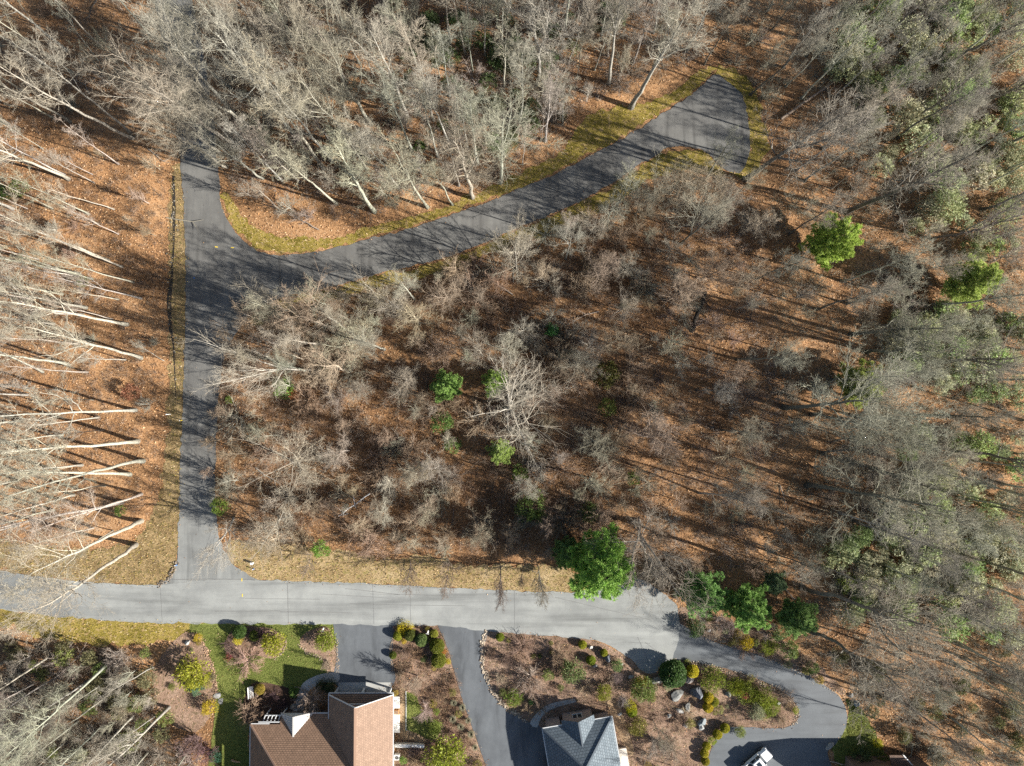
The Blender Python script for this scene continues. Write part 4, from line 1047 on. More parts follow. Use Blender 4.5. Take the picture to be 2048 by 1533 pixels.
for x, y, rp, col, lab in [(570,778,24,(.085,.16,.03),'green bush with orange leaves beside the leaning pale tree'),(642,1100,22,(.10,.20,.03),'bright green shrub at the top of the roadside verge'),(1212,750,32,(.07,.075,.02),'mossy dark green shrub in tree shade'),(438,1012,22,(.11,.17,.03),'light green shrub right beside the lane'),
    (1690,1165,24,(.15,.19,.05),'yellow-green shrub among grey laurels'),(840,296,15,(.05,.09,.02),'small dark green bush in the upper woods'),(1265,957,18,(.08,.14,.03),'small green bush near the broad grey tree'),(1062,1012,38,(.08,.12,.03),'low green rhododendron below the middle wood'),(1180,1025,26,(.08,.11,.035),'low green rhododendron beside the shaded hollow'),
    (10,387,20,(.05,.09,.02),'dark evergreen bush touching the frame edge'),(45,380,22,(.07,.10,.025),'dark evergreen bush, inner one of two'),(1215,815,22,(.09,.12,.03),'loose green bush beside the widest tree'),(885,845,26,(.06,.11,.025),'dark green shrub under the shadow stripe'),(905,890,20,(.07,.12,.03),'green shrub under white twigs, lower one'),(1040,945,22,(.09,.14,.03),'green shrub under the drooping white twigs'),(460,800,10,(.1,.16,.03),'tiny green shrub by the lane edge'),(655,735,12,(.07,.12,.02),'tiny green shrub in the brown brush'),(245,1020,13,(.09,.15,.03),'small green shrub near the bank foot'),(170,565,14,(.09,.12,.04),'pale green shrub on the leaf bank')]:
    leafplant(R_.choice(LAUREL), 'evergreen_shrub', x, y, rp, lab, tuple(q * 1.6 for q in col), 'shrub', 'green shrubs in the woods', r=R_)
e = leafplant(LAUREL[0], 'russet_bush', 265, 785, 22, 'russet red leafy bush on the leaf bank', (.30, .15, .09), 'shrub', r=R_)
e = leafplant(LAUREL[1], 'russet_bush', 590, 790, 16, 'orange-leaved bush beside a green one', (.36, .17, .07), 'shrub', r=R_)
def evg(desc, cols, lo, hi, group):
    def f(px, py, r):
        leafplant(r.choice(LAUREL + RHODO[:2]), 'laurel_shrub', px, py, r.uniform(lo, hi), None, vary(r.choice(cols), .2, r), 'shrub', group, desc=desc, r=r)
        return True
    return f
SAGE = [(.38,.42,.26),(.32,.39,.20),(.26,.36,.14),(.42,.44,.30)]
LZ = [(1640,60),(1760,0),(2048,0),(2048,1300),(1900,1250),(1680,1250),(1640,1100),(1760,1000),(1800,800),(1760,640),(1860,520),(1780,380),(1680,240)]
fill(225, LZ, 1.25, evg('grey-green laurel in right woods', SAGE, 18, 38, 'laurels under the right-hand trees'), 6)
UZ = [(760,0),(1330,0),(1150,110),(1120,250),(960,330),(780,200)]
fill(52, UZ, 1.5, evg('dark laurel in upper thicket', [(.08,.13,.045),(.13,.17,.08),(.09,.14,.05)], 13, 28, 'dark laurels in the upper thicket'), 7)
fill(34, CORN, 1.0, thicket('low bare thicket in corner woods', (.40, .36, .31), 1.6, 3.4), 36)
fill(30, CORN, 1.3, evg('mossy laurel in corner woods', [(.20,.24,.08),(.15,.20,.06),(.19,.19,.10)], 12, 24, 'laurels in the lower corner woods'), 8)
SE = [(1640,1250),(2048,1300),(2048,1533),(1850,1533),(1720,1400)]
fill(22, SE, 1.8, evg('olive laurel near loop driveway', [(.14,.15,.06),(.11,.12,.05)], 12, 22, 'laurels beside the loop driveway'), 9)

def branchfall(px, py, r):
    b = P(px, py); e = empty('fallen_branch', (b[0], b[1], float(G(b[0], b[1])) + .12), r.uniform(0, 6.28))
    tag(e, None, 'branch', 'fallen branches on the leaf litter'); L = r.uniform(2.5, 7); col = vary((.36, .32, .27) if r.random() < .6 else (.16, .13, .11), .2, r)
    pts = [(0, 0, 0), (L * .35, r.gauss(0, .2), .1), (L * .7, r.gauss(0, .35), .12), (L, r.gauss(0, .5), .2)]
    o = tube_obj('stem', pts, [.10, .08, .055, .02], M['bark'], e, 6); o.color = (*col, 1)
    for k in (1, 2, 2):
        p = Vector(pts[k]); d = Vector((.7, r.choice((-1, 1)) * r.uniform(.4, .9), .15)); q = L * r.uniform(.15, .35)
        o = tube_obj('side_branch', [p, p + d * q * .5, p + d * q + Vector((0, 0, .15))], [.05, .035, .012], M['bark'], e, 5); o.color = (*col, 1)
    pend('fallen branch on the leaves', e, px, py); return True
def tube_obj(name, pts, radii, mat, parent, s=9):
    m = MB(); tubes(m, np.array([[tuple(p) for p in pts]], float), np.array([radii], float), s)
    return link(name, m.mesh(name, mat, True), parent)
fill(12, BANK, 3, branchfall, 51); fill(14, MID, 2, branchfall, 52); fill(12, RIGHT, 2, branchfall, 53)

# brush: twigs nobody could count
def brush(name, n, zone, label, seed, lo, hi, pal, keep=lambda c: c == 0):
    r = np.random.default_rng(seed)
    zz = np.array(zone, float); lo_, hi_ = zz.min(0), zz.max(0)
    x, y, px, py = rand_px(n, lo_[0], lo_[1], hi_[0], hi_[1], r)
    k = inside(np.stack([px, py], 1), zz) & keep(cls_at(x, y))
    dens = np.sin(x * .35 + 2 * np.sin(y * .22)) * np.cos(y * .31 + np.sin(x * .19)) + r.normal(0, .5, len(x))
    k &= dens > -.35
    x, y = x[k], y[k]; n = len(x); per = 11
    b = np.stack([x, y, G(x, y)], 1)
    A = np.repeat(b, per, 0) + np.concatenate([r.normal(0, .18, (n * per, 2)), np.zeros((n * per, 1))], 1)
    d = norm(np.concatenate([r.normal(0, .6, (n * per, 2)), np.ones((n * per, 1))], 1))
    L = np.repeat(r.uniform(lo, hi, n), per) * r.uniform(.5, 1.1, n * per)
    B = A + d * L[:, None]
    pal = np.array(pal, np.float32)
    col = np.repeat(np.repeat(pal[r.integers(0, len(pal), n)], per, 0) * r.uniform(.7, 1.3, (n * per, 1)).astype(np.float32), 4, 0)
    mb = MB(); cones(mb, A, B, np.full(n * per, .018), 3, col)
    m = r.uniform(.3, .9, (n * per, 1)); A2 = A + (B - A) * m
    d2 = norm(d + r.normal(0, .6, d.shape)); B2 = A2 + d2 * (L * .5)[:, None]
    cones(mb, A2, B2, np.full(n * per, .013), 3, col)
    return tag(link(name, mb.mesh(name, M['bark'])), kind='stuff', label=label)
brush('undergrowth', 9000, [(450,700),(560,630),(700,600),(960,520),(1250,400),(1330,380),(1300,700),(1240,1150),(1120,1110),(700,1090),(480,1070),(440,950)], 'tangle of bare brown undergrowth across the middle wood', 21, .8, 2.6, [(.34,.255,.185),(.25,.175,.125),(.42,.35,.275),(.30,.20,.145)])
brush('undergrowth', 2600, [(1330,380),(1430,360),(1500,380),(1540,560),(1560,900),(1500,1140),(1240,1150),(1300,700)], 'sparse bare undergrowth in the sunlit leafy clearing', 29, .6, 2.0, [(.40,.33,.27),(.31,.24,.19),(.48,.42,.36)])
brush('undergrowth', 4200, UPW, 'tangle of bare grey undergrowth in the upper woods', 22, .8, 2.6, [(.3,.25,.21),(.22,.17,.14),(.34,.3,.26)])
brush('undergrowth', 2600, BANK, 'sparse twiggy undergrowth on the leaf bank', 23, .5, 1.6, [(.36,.26,.19),(.3,.22,.16)])
brush('undergrowth', 8500, RIGHT, 'grey undergrowth beneath the right-hand trees', 24, .7, 2.3, [(.34,.33,.25),(.27,.24,.19),(.40,.39,.31)])
brush('undergrowth', 3000, CORN, 'grey undergrowth in the lower corner woods', 25, .6, 1.8, [(.3,.26,.2),(.22,.18,.15)])
brush('garden_stems', 2600, POLY['middle_bed'], 'brown dead stems of perennials between the driveways', 26, .3, .9, [(.33,.21,.13),(.26,.16,.1),(.4,.3,.2)], lambda c: c == 2)
brush('garden_stems', 4200, POLY['rock_garden'], 'brown dead stems of perennials in the rock garden', 27, .2, .6, [(.33,.22,.15),(.26,.18,.13),(.42,.33,.24)], lambda c: c == 2)
#@@PART2@@
# ------------------------------------------------------------------ buildings
def slab(name, pts, eave, mat, parent, th=0.14, uv0=None):
    """a roof plane: polygon PTS (3-D, in order), UV in metres with u along EAVE"""
    bm = bmesh.new()
    uvl = bm.loops.layers.uv.new('UVMap')
    p = [Vector(q) for q in pts]
    n = Vector((0, 0, 0))
    for i in range(len(p)): n += (p[i] - p[0]).cross(p[(i + 1) % len(p)] - p[0])
    n.normalize()
    if n.z < 0: p.reverse(); n = -n
    e = Vector(eave).normalized(); v = n.cross(e)
    o = Vector(uv0) if uv0 is not None else p[0]
    top = [bm.verts.new(q) for q in p]; bot = [bm.verts.new(q - Vector((0, 0, th))) for q in p]
    fs = [bm.faces.new(top), bm.faces.new(bot[::-1])]
    k = len(p)
    for i in range(k): fs.append(bm.faces.new((top[i], bot[i], bot[(i + 1) % k], top[(i + 1) % k])))
    for f in fs:
        for l in f.loops: l[uvl].uv = ((l.vert.co - o).dot(e), (l.vert.co - o).dot(v))
    me = bpy.data.meshes.new(name); bm.to_mesh(me); bm.free(); me.materials.append(mat)
    return link(name, me, parent)
def solid(name, pts, z0, z1, mat, parent=None):
    """upright prism over a plan polygon"""
    bm = bmesh.new()
    a = [bm.verts.new((q[0], q[1], z0)) for q in pts]; b = [bm.verts.new((q[0], q[1], z1)) for q in pts]
    bm.faces.new(a[::-1]); bm.faces.new(b)
    k = len(pts)
    for i in range(k): bm.faces.new((a[i], a[(i + 1) % k], b[(i + 1) % k], b[i]))
    bmesh.ops.recalc_face_normals(bm, faces=bm.faces[:])
    me = bpy.data.meshes.new(name); bm.to_mesh(me); bm.free(); me.materials.append(mat)
    return link(name, me, parent)
def bar(name, a, b, w, h, mat, parent=None, mesh_only=False):
    a, b = Vector(a), Vector(b); d = (b - a); L = d.length; d.normalize()
    s = d.cross(Vector((0, 0, 1)));  s = s.normalized() if s.length > 1e-4 else Vector((1, 0, 0)); u = s.cross(d)
    bm = bmesh.new()
    vs = []
    for q in (a, b):
        for i, j in ((-1, -1), (1, -1), (1, 1), (-1, 1)): vs.append(bm.verts.new(q + s * w / 2 * i + u * h / 2 * j))
    for f in ((3, 2, 1, 0), (4, 5, 6, 7), (0, 1, 5, 4), (1, 2, 6, 5), (2, 3, 7, 6), (3, 0, 4, 7)): bm.faces.new([vs[i] for i in f])
    bmesh.ops.recalc_face_normals(bm, faces=bm.faces[:])
    me = bpy.data.meshes.new(name); bm.to_mesh(me); bm.free(); me.materials.append(mat)
    return link(name, me, parent)
def bevbox(name, c, s, mat, parent=None, bev=.05, seg=2, rz=0.0, taper=(1, 1), shift=0.0):
    bm = bmesh.new()
    bmesh.ops.create_cube(bm, size=1.0)
    for v in bm.verts:
        top = v.co.z > 0
        v.co = Vector((v.co.x * s[0] * (taper[0] if top else 1) + (shift if top else 0), v.co.y * s[1] * (taper[1] if top else 1), v.co.z * s[2]))
    if bev: bmesh.ops.bevel(bm, geom=bm.edges[:] , offset=bev, segments=seg, affect='EDGES', clamp_overlap=True)
    bmesh.ops.rotate(bm, verts=bm.verts[:], cent=(0, 0, 0), matrix=Matrix.Rotation(rz, 3, 'Z'))
    bmesh.ops.translate(bm, verts=bm.verts[:], vec=c)
    me = bpy.data.meshes.new(name); bm.to_mesh(me); bm.free(); me.materials.append(mat)
    return link(name, me, parent)
def cyl(name, c, r, h, mat, parent=None, seg=20, axis='Z', r2=None, bev=0):
    bm = bmesh.new()
    bmesh.ops.create_cone(bm, cap_ends=True, segments=seg, radius1=r, radius2=r if r2 is None else r2, depth=h)
    if axis != 'Z': bmesh.ops.rotate(bm, verts=bm.verts[:], cent=(0, 0, 0), matrix=Matrix.Rotation(math.pi / 2, 3, 'Y' if axis == 'X' else 'X'))
    bmesh.ops.translate(bm, verts=bm.verts[:], vec=c)
    me = bpy.data.meshes.new(name); bm.to_mesh(me); bm.free(); me.materials.append(mat)
    return link(name, me, parent)

# --- brown-roofed house
H1 = empty('house', (0, 0, 0)); tag(H1, 'brown-roofed house with a pale metal porch gable and double garage', 'house')
A = P3(501, 1449, 3.2); t58 = .58
gl, gr = P3(658, 1388, 2.8), P3(786, 1388, 2.8)
yF, xm = gl.y, (gl.x + gr.x) / 2; hw = (gr.x - gl.x) / 2; zr = 2.8 + hw * .79
yB = A.y - 19
yR = P(625, 1427, 2.35)[1]; zR = 3.2 - t58 * (yR - A.y)
xl, xr = P(562, 1426, zR)[0], P(625, 1427, zR)[0]
dT = 7.6; zT = 3.2 + t58 * dT
slab('roof', [(A.x, A.y, 3.2), (xl + .1, A.y, 3.2), (xl + .1, yR, zR), (xm, yR, zR), (xm, A.y - dT, zT), (A.x + dT, A.y - dT, zT)], (1, 0, 0), M['brown_roof'], H1)
slab('roof', [(A.x, A.y, 3.2), (A.x + dT, A.y - dT, zT), (A.x + dT, yB, zT), (A.x, yB, 3.2)], (0, -1, 0), M['brown_roof'], H1)
slab('roof', [(A.x + dT, A.y - dT, zT), (xm, A.y - dT, zT), (xm, A.y - 2 * dT, 3.2), (A.x + dT, A.y - 2 * dT, 3.2)], (1, 0, 0), M['brown_roof'], H1)
yG = yF - .45
slab('roof', [(gl.x, yF, 2.8), (gl.x, yB, 2.8), (xm, yB, zr), (xm, yG, zr), (gl.x, yG + .3, 2.86)], (0, -1, 0), M['tan_roof'], H1)
slab('roof', [(gr.x, yF, 2.8), (gr.x, yB, 2.8), (xm, yB, zr), (xm, yG, zr), (gr.x, yG + .3, 2.86)], (0, -1, 0), M['tan_roof'], H1)
slab('pent_roof', [(gl.x, yF + .02, 2.72), (gr.x, yF + .02, 2.72), (gr.x - .9, yF - 1.15, 3.35), (gl.x + .9, yF - 1.15, 3.35)], (1, 0, 0), M['brown_roof'], H1)
solid('gable_wall', [(gl.x + .5, yF - 1.2), (gr.x - .5, yF - 1.2), (gr.x - .5, yF - 1.4), (gl.x + .5, yF - 1.4)], 2.6, 3.0, M['siding_brown'], H1)
def gable(name, x0, x1, xmid, y, z0, z1, mat, parent, th=.15):
    bm = bmesh.new()
    f = [bm.verts.new(q) for q in ((x0, y, z0), (x1, y, z0), (xmid, y, z1))]; b = [bm.verts.new(q) for q in ((x0, y - th, z0), (x1, y - th, z0), (xmid, y - th, z1))]
    bm.faces.new(f[::-1]); bm.faces.new(b)
    for i in range(3): bm.faces.new((f[i], f[(i + 1) % 3], b[(i + 1) % 3], b[i]))
    bmesh.ops.recalc_face_normals(bm, faces=bm.faces[:])
    me = bpy.data.meshes.new(name); bm.to_mesh(me); bm.free(); me.materials.append(mat)
    return link(name, me, parent)
gable('gable_wall', gl.x + .3, gr.x - .3, xm, yF - 1.18, 2.8, zr - .2, M['siding_brown'], H1)
bar('gable_trim', (xm - 2.9, yF - 1.12, 4.0), (xm + 2.2, yF - 1.12, 4.0), .12, .2, M['trim'], H1)
bar('rake_board', (gl.x - .03, yG + .32, 2.84), (xm, yG + .04, zr + .02), .1, .22, M['trim'], H1)
bar('rake_board', (gr.x + .03, yG + .32, 2.84), (xm, yG + .04, zr + .02), .1, .22, M['trim'], H1)
bar('ridge_cap', (xm, yG + .05, zr + .03), (xm, yB, zr + .03), .34, .07, M['ridge_cap'], H1)
bar('hip_cap', (A.x, A.y, 3.24), (A.x + dT, A.y - dT, zT + .04), .3, .07, M['ridge_cap'], H1)
bar('gutter', (gl.x - .06, yF, 2.75), (gl.x - .06, yB, 2.75), .13, .13, M['trim'], H1)
bar('gutter', (gr.x + .06, yF, 2.75), (gr.x + .06, yB, 2.75), .13, .13, M['trim'], H1)
bar('gutter', (gl.x - .06, yF + .09, 2.7), (gr.x + .06, yF + .09, 2.7), .13, .13, M['trim'], H1)
bar('gutter', (A.x - .06, A.y, 3.12), (A.x - .06, yB, 3.12), .13, .13, M['trim'], H1)
bar('gutter', (A.x, A.y + .06, 3.12), (xl - 1.6, A.y + .06, 3.12), .13, .13, M['trim'], H1)
bar('gutter', (xl - 3.4, A.y + .3, 3.05), (xl - .05, A.y + .3, 3.05), .13, .13, M['trim'], H1)
bar('gutter', (xr, yR + .06, zR - .06), (gl.x, yR + .06, zR - .06), .13, .13, M['trim'], H1)
# walls
solid('wall', [(A.x + .45, A.y - .5), (xm, A.y - .5), (xm, yB + .4), (A.x + .45, yB + .4)], 0, 3.1, M['siding_brown'], H1)
solid('wall', [(xl + .5, yR - .5), (gl.x + .3, yR - .5), (gl.x + .3, A.y - .6), (xl + .5, A.y - .6)], 0, zR - .05, M['siding_brown'], H1)
solid('wall', [(gl.x + .4, yF - 1.25), (gr.x - .25, yF - 1.25), (gr.x - .25, yB + .3), (gl.x + .4, yB + .3)], 0, 2.74, M['cream'], H1)
for s in (-1, 1):
    d = solid('garage_door', [(xm + s * 2.35 - 1.5, yF - 1.2), (xm + s * 2.35 + 1.5, yF - 1.2), (xm + s * 2.35 + 1.5, yF - 1.26), (xm + s * 2.35 - 1.5, yF - 1.26)], .05, 2.25, M['white'], H1)
    for q in range(3): bar('panel', (xm + s * 2.35 - 1.42, yF - 1.185, .4 + q * .72), (xm + s * 2.35 + 1.42, yF - 1.185, .4 + q * .72), .03, .55, M['white'], d)
for s in (-1.0, 0, 1.0): bevbox('pillar', (xm + s * 4.35, yF - .25, 1.33), (.28, .28, 2.66), M['trim'], H1, .02, 1)
# porch gable in standing-seam metal
dx = (xr - xl) / 2; xc = (xl + xr) / 2; zp = zR + .06; zg = zp + dx * .62; yP = P(594, 1425.5, zp)[1]
yBk = yR - (zg - zR) / t58 - .1
pm = empty('porch_roof', (0, 0, 0)); pm.parent = H1
for s, xe in ((-1, xl), (1, xr)):
    pl = slab('metal_plane', [(xe, yP, zp), (xc, yP, zg), (xc, yBk, zg), (xe, yBk, zp)], (0, -1, 0), M['metal_roof'], pm, .1)
    n = 9
    for i in range(n):
        yy = yP - .08 - i * (yP - yBk - .1) / n
        bar('seam', (xe, yy, zp + .03), (xc, yy, zg + .03), .06, .07, M['seam'], pm)
bar('ridge_cap', (xc, yP + .03, zg + .04), (xc, yBk, zg + .04), .26, .08, M['metal_roof'], pm)
gable('gable_wall', xl + .15, xr - .15, xc, yP - .12, zp - .1, zg - .12, M['trim'], H1)
for s in (xl + .25, xr - .25): bevbox('porch_post', (s, yP - .3, zp / 2), (.2, .2, zp), M['trim'], H1, .02, 1)
# pergola at the porch's flank
pg = empty('pergola', (0, 0, 0)); pg.parent = H1
q0, q1 = P3(530, 1431, 2.5), P3(562, 1447, 2.5)
bar('beam', (q0.x, q0.y, 2.5), (q1.x, q0.y, 2.5), .14, .2, M['trim'], pg); bar('beam', (q0.x, q1.y + .15, 2.5), (q1.x, q1.y + .15, 2.5), .14, .2, M['trim'], pg)
for i in range(5): bar('beam', (q0.x + .1 + i * (q1.x - q0.x - .2) / 4, q0.y, 2.62), (q0.x + .1 + i * (q1.x - q0.x - .2) / 4 - .4, q1.y + .15, 2.62), .12, .12, M['trim'], pg)
bar('porch_post', (q0.x + .1, q0.y, 0), (q0.x + .1, q0.y, 2.4), .14, .14, M['trim'], pg)
# --- blue-grey roofed house
H2 = empty('house', (0, 0, 0)); tag(H2, 'blue-grey hip-roofed house with a small front gable', 'house')
A2, B2 = P3(1085, 1458, 3.0), P3(1224, 1434, 3.0)
u = (B2 - A2); w2 = u.length; u.normalize(); v = Vector((u.y, -u.x, 0))
if v.y > 0: v = -v
k2 = .6; ap = 3.0 + w2 / 2 * k2; D2 = 17.0
def L2(a, b, z): q = A2 + u * a + v * b; return Vector((q.x, q.y, z))
N1, N2 = L2(w2 / 2, w2 / 2, ap), L2(w2 / 2, D2 - w2 / 2, ap)
slab('roof', [L2(0, 0, 3), L2(w2, 0, 3), N1], u, M['slate_roof'], H2)
slab('roof', [L2(0, 0, 3), N1, N2, L2(0, D2, 3)], v, M['slate_roof'], H2)
slab('roof', [L2(w2, 0, 3), N1, N2, L2(w2, D2, 3)], v, M['slate_roof'], H2)
slab('roof', [L2(0, D2, 3), L2(w2, D2, 3), N2], u, M['slate_roof'], H2)
for p, q in ((L2(0, 0, 3.04), N1 + Vector((0, 0, .04))), (L2(w2, 0, 3.04), N1 + Vector((0, 0, .04))), (N1 + Vector((0, 0, .04)), N2 + Vector((0, 0, .04)))): bar('hip_cap', p, q, .26, .05, M['slate_cap'], H2)
solid('wall', [L2(.45, .45, 0)[:2], L2(w2 - .45, .45, 0)[:2], L2(w2 - .45, D2 - .45, 0)[:2], L2(.45, D2 - .45, 0)[:2]], 0, 2.9, M['siding_pink'], H2)
for p, q in ((L2(-.06, -.06, 2.93), L2(w2 + .06, -.06, 2.93)), (L2(-.06, 0, 2.93), L2(-.06, D2, 2.93)), (L2(w2 + .06, 0, 2.93), L2(w2 + .06, D2, 2.93))): bar('gutter', p, q, .13, .13, M['trim'], H2)
a0 = (P3(1123, 1444, 3.05) - A2).dot(u); a1 = (P3(1188, 1431, 3.05) - A2).dot(u); am = (a0 + a1) / 2; ah = (a1 - a0) / 2
bf = -.85; zg2 = 3.05 + ah * .62; bb = (zg2 - 3.0) / k2 + .15
slab('gable_roof', [L2(a0, bf, 3.05), L2(am, bf, zg2), L2(am, bb, zg2), L2(a0, bb, 3.05)], v, M['slate_roof'], H2, .1)
slab('gable_roof', [L2(a1, bf, 3.05), L2(am, bf, zg2), L2(am, bb, zg2), L2(a1, bb, 3.05)], v, M['slate_roof'], H2, .1)
bar('ridge_cap', L2(am, bf, zg2 + .04), L2(am, bb, zg2 + .04), .22, .07, M['slate_cap'], H2)
solid('wall', [L2(a0 + .25, bf + .3, 0)[:2], L2(a1 - .25, bf + .3, 0)[:2], L2(a1 - .25, .6, 0)[:2], L2(a0 + .25, .6, 0)[:2]], 0, 3.0, M['siding_pink'], H2)
def gable_l2(z0):
    bm = bmesh.new(); vs = [bm.verts.new(L2(*q)) for q in ((a0 + .25, bf + .3, z0), (a1 - .25, bf + .3, z0), (am, bf + .3, zg2 - .15), (a0 + .25, bf + .5, z0), (a1 - .25, bf + .5, z0), (am, bf + .5, zg2 - .15))]
    for f in ((0, 1, 2), (5, 4, 3), (0, 3, 4, 1), (1, 4, 5, 2), (2, 5, 3, 0)): bm.faces.new([vs[i] for i in f])
    bmesh.ops.recalc_face_normals(bm, faces=bm.faces[:]); me = bpy.data.meshes.new('gable_wall'); bm.to_mesh(me); bm.free(); me.materials.append(M['siding_pink']); link('gable_wall', me, H2)
gable_l2(3.0)
wd = empty('window', (0, 0, 0)); wd.parent = H2
for s in (-1, 1): bar('pane', L2(am + s * .42 - .3, bf + .28, 1.9), L2(am + s * .42 + .3, bf + .28, 1.9), .03, 1.1, M['glass'], wd)
for a_, b_ in ((-.82, -.72), (-.05, .05), (.72, .82)): bar('frame', L2(am + a_, bf + .26, 1.9), L2(am + b_, bf + .26, 1.9), .06, 1.3, M['trim'], wd)
bar('sill', L2(am - .85, bf + .22, 1.28), L2(am + .85, bf + .22, 1.28), .12, .08, M['trim'], wd)
solid('bay', [L2(.6, -.15, 0)[:2], L2(2.9, -.15, 0)[:2], L2(2.9, .6, 0)[:2], L2(.6, .6, 0)[:2]], 0, 2.82, M['siding_pink'], H2)
solid('side_deck', [L2(w2 + .3, 6.5, 0)[:2], L2(w2 + 1.6, 6.5, 0)[:2], L2(w2 + 1.6, D2, 0)[:2], L2(w2 + .3, D2, 0)[:2]], 0, .6, M['cream'], H2)
# --- third house, only a porch corner in the frame
H3 = empty('house', (0, 0, 0)); tag(H3, 'dark brown porch roof corner with white fascia at the bottom edge', 'house')
def px_(x, y, z=0): q = P(x, y, z); return Vector((q[0], q[1], z))
c = [P(1690, 1512), P(1835, 1512), P(1835, 1572), P(1690, 1572)]
solid('wall', c, 0, 4.5, M['siding_brown'], H3)
ya, yb_ = c[0][1] + .3, c[2][1] - .3; x0_, x1_ = c[0][0] - .3, c[1][0] + .3; ym = (ya + yb_) / 2
slab('roof', [(x0_, ya, 4.5), (x1_, ya, 4.5), (x1_, ym, 8), (x0_, ym, 8)], (1, 0, 0), M['dark_roof'], H3)
slab('roof', [(x0_, yb_, 4.5), (x1_, yb_, 4.5), (x1_, ym, 8), (x0_, ym, 8)], (1, 0, 0), M['dark_roof'], H3)
slab('porch_roof', [px_(1779, 1511, 2.9), px_(1808, 1511, 2.9), px_(1838, 1545, 2.9), px_(1838, 1570, 3.6), px_(1790, 1570, 3.6)], (1, 0, 0), M['dark_roof'], H3)
bar('fascia', px_(1806, 1510, 2.86), px_(1840, 1548, 2.86), .16, .3, M['white'], H3)
bar('porch_post', px_(1783, 1516), px_(1783, 1516) + Vector((0, 0, 2.8)), .16, .16, M['white'], H3); bar('porch_post', px_(1806, 1514), px_(1806, 1514) + Vector((0, 0, 2.8)), .16, .16, M['white'], H3)

# ------------------------------------------------------------------ white pickup truck
def heading(px, py, ang): q = P(px, py); return empty('pickup_truck', (q[0], q[1], .046), ang)
_a = RAD(40); _f = P(1534, 1498)
TR = empty('pickup_truck', (_f[0] - math.cos(_a) * 2.75, _f[1] - math.sin(_a) * 2.75, .046), _a)
tag(TR, 'white pickup truck parked in deep shade on the loop driveway', 'pickup truck')
bd = bevbox('body', (0, 0, .78), (5.4, 1.92, .62), M['car_white'], TR, .1, 3)
bevbox('hood', (1.95, 0, 1.13), (1.45, 1.78, .26), M['car_white'], TR, .09, 3, taper=(.96, .92))
cb = bevbox('cab', (.28, 0, 1.46), (2.3, 1.78, .80), M['car_white'], TR, .09, 3, taper=(.66, .82), shift=-.1)
def quadpart(name, pts, mat, parent, th=.015):
    p = [Vector(q) for q in pts]; n = (p[1] - p[0]).cross(p[3] - p[0]).normalized()
    bm = bmesh.new(); a = [bm.verts.new(q + n * th) for q in p]; b = [bm.verts.new(q - n * th) for q in p]
    bm.faces.new(a); bm.faces.new(b[::-1])
    for i in range(4): bm.faces.new((a[i], b[i], b[(i + 1) % 4], a[(i + 1) % 4]))
    me = bpy.data.meshes.new(name); bm.to_mesh(me); bm.free(); me.materials.append(mat); return link(name, me, parent)
quadpart('windshield', [(1.385, -.78, 1.15), (1.385, .78, 1.15), (1.0, .68, 1.80), (1.0, -.68, 1.80)], M['glass'], TR)
quadpart('rear_window', [(-.86, .7, 1.25), (-.86, -.7, 1.25), (-.63, -.6, 1.78), (-.63, .6, 1.78)], M['glass'], TR)
for s in (-1, 1):
    for x0, x1, x2, x3 in ((.35, 1.25, .95, .35), (-.75, .25, .25, -.58)):
        quadpart('side_window', [(x0, s * .885, 1.2), (x1, s * .885, 1.2), (x2, s * .765, 1.75), (x3, s * .765, 1.75)], M['glass'], TR)
    bevbox('mirror', (1.05, s * 1.07, 1.27), (.12, .26, .18), M['car_white'], TR, .03, 2)
    bevbox('headlight', (2.68, s * .72, .88), (.08, .38, .2), M['lamp'], TR, .03, 2)
    bevbox('bed_rail', (-1.75, s * .88, 1.16), (1.85, .14, .2), M['car_white'], TR, .03, 2)
    bevbox('running_board', (.1, s * 1.0, .46), (2.6, .16, .06), M['dark_plastic'], TR, .02, 1)
    for xw in (1.75, -1.72):
        t = cyl('tyre', (xw, s * .88, .38), .39, .26, M['rubber'], TR, 28, 'Y'); cyl('rim', (xw, s * .98, .38), .23, .1, M['steel'], t, 16, 'Y')
bevbox('tailgate', (-2.66, 0, 1.12), (.1, 1.7, .3), M['car_white'], TR, .03, 2)
quadpart('bed_floor', [(-2.6, -.8, 1.105), (-.9, -.8, 1.105), (-.9, .8, 1.105), (-2.6, .8, 1.105)], M['dark_plastic'], TR)
bevbox('bumper', (2.72, 0, .55), (.14, 1.8, .2), M['steel'], TR, .04, 2)
bevbox('grille', (2.70, 0, .86), (.05, 1.0, .24), M['dark_plastic'], TR, .02, 1)
bevbox('sunroof', (.2, 0, 1.868), (.7, .8, .02), M['glass'], TR, .005, 1)

# ------------------------------------------------------------------ small built things
def mailbox(px, py, label, col):
    q = P(px, py, .6); e = empty('mailbox', (q[0], q[1], 0), RAD(75)); tag(e, label, 'mailbox', 'mailboxes beside the main road')
    bevbox('post', (0, 0, .55), (.12, .12, 1.1), col, e, .01, 1)
    bevbox('arm', (.12, 0, .98), (.55, .1, .08), col, e, .01, 1)
    b = bevbox('box', (.15, 0, 1.14), (.55, .24, .26), col, e, .1, 3); bevbox('flag', (.2, .14, 1.28), (.12, .015, .14), M['red_wood'], b, 0)
    bevbox('sign_board', (-.12, 0, 1.15), (.05, .5, .4), col, e, .01, 1)
mailbox(647, 1259, 'white mailbox beside the green lawn shrub', M['white'])
mailbox(856, 1264, 'white mailbox between yellow shrubs of the middle bed', M['white'])
e = empty('utility_box', (*P(506, 1126), 0)); tag(e, 'cream utility pedestal at the corner of lane and main road', 'utility box')
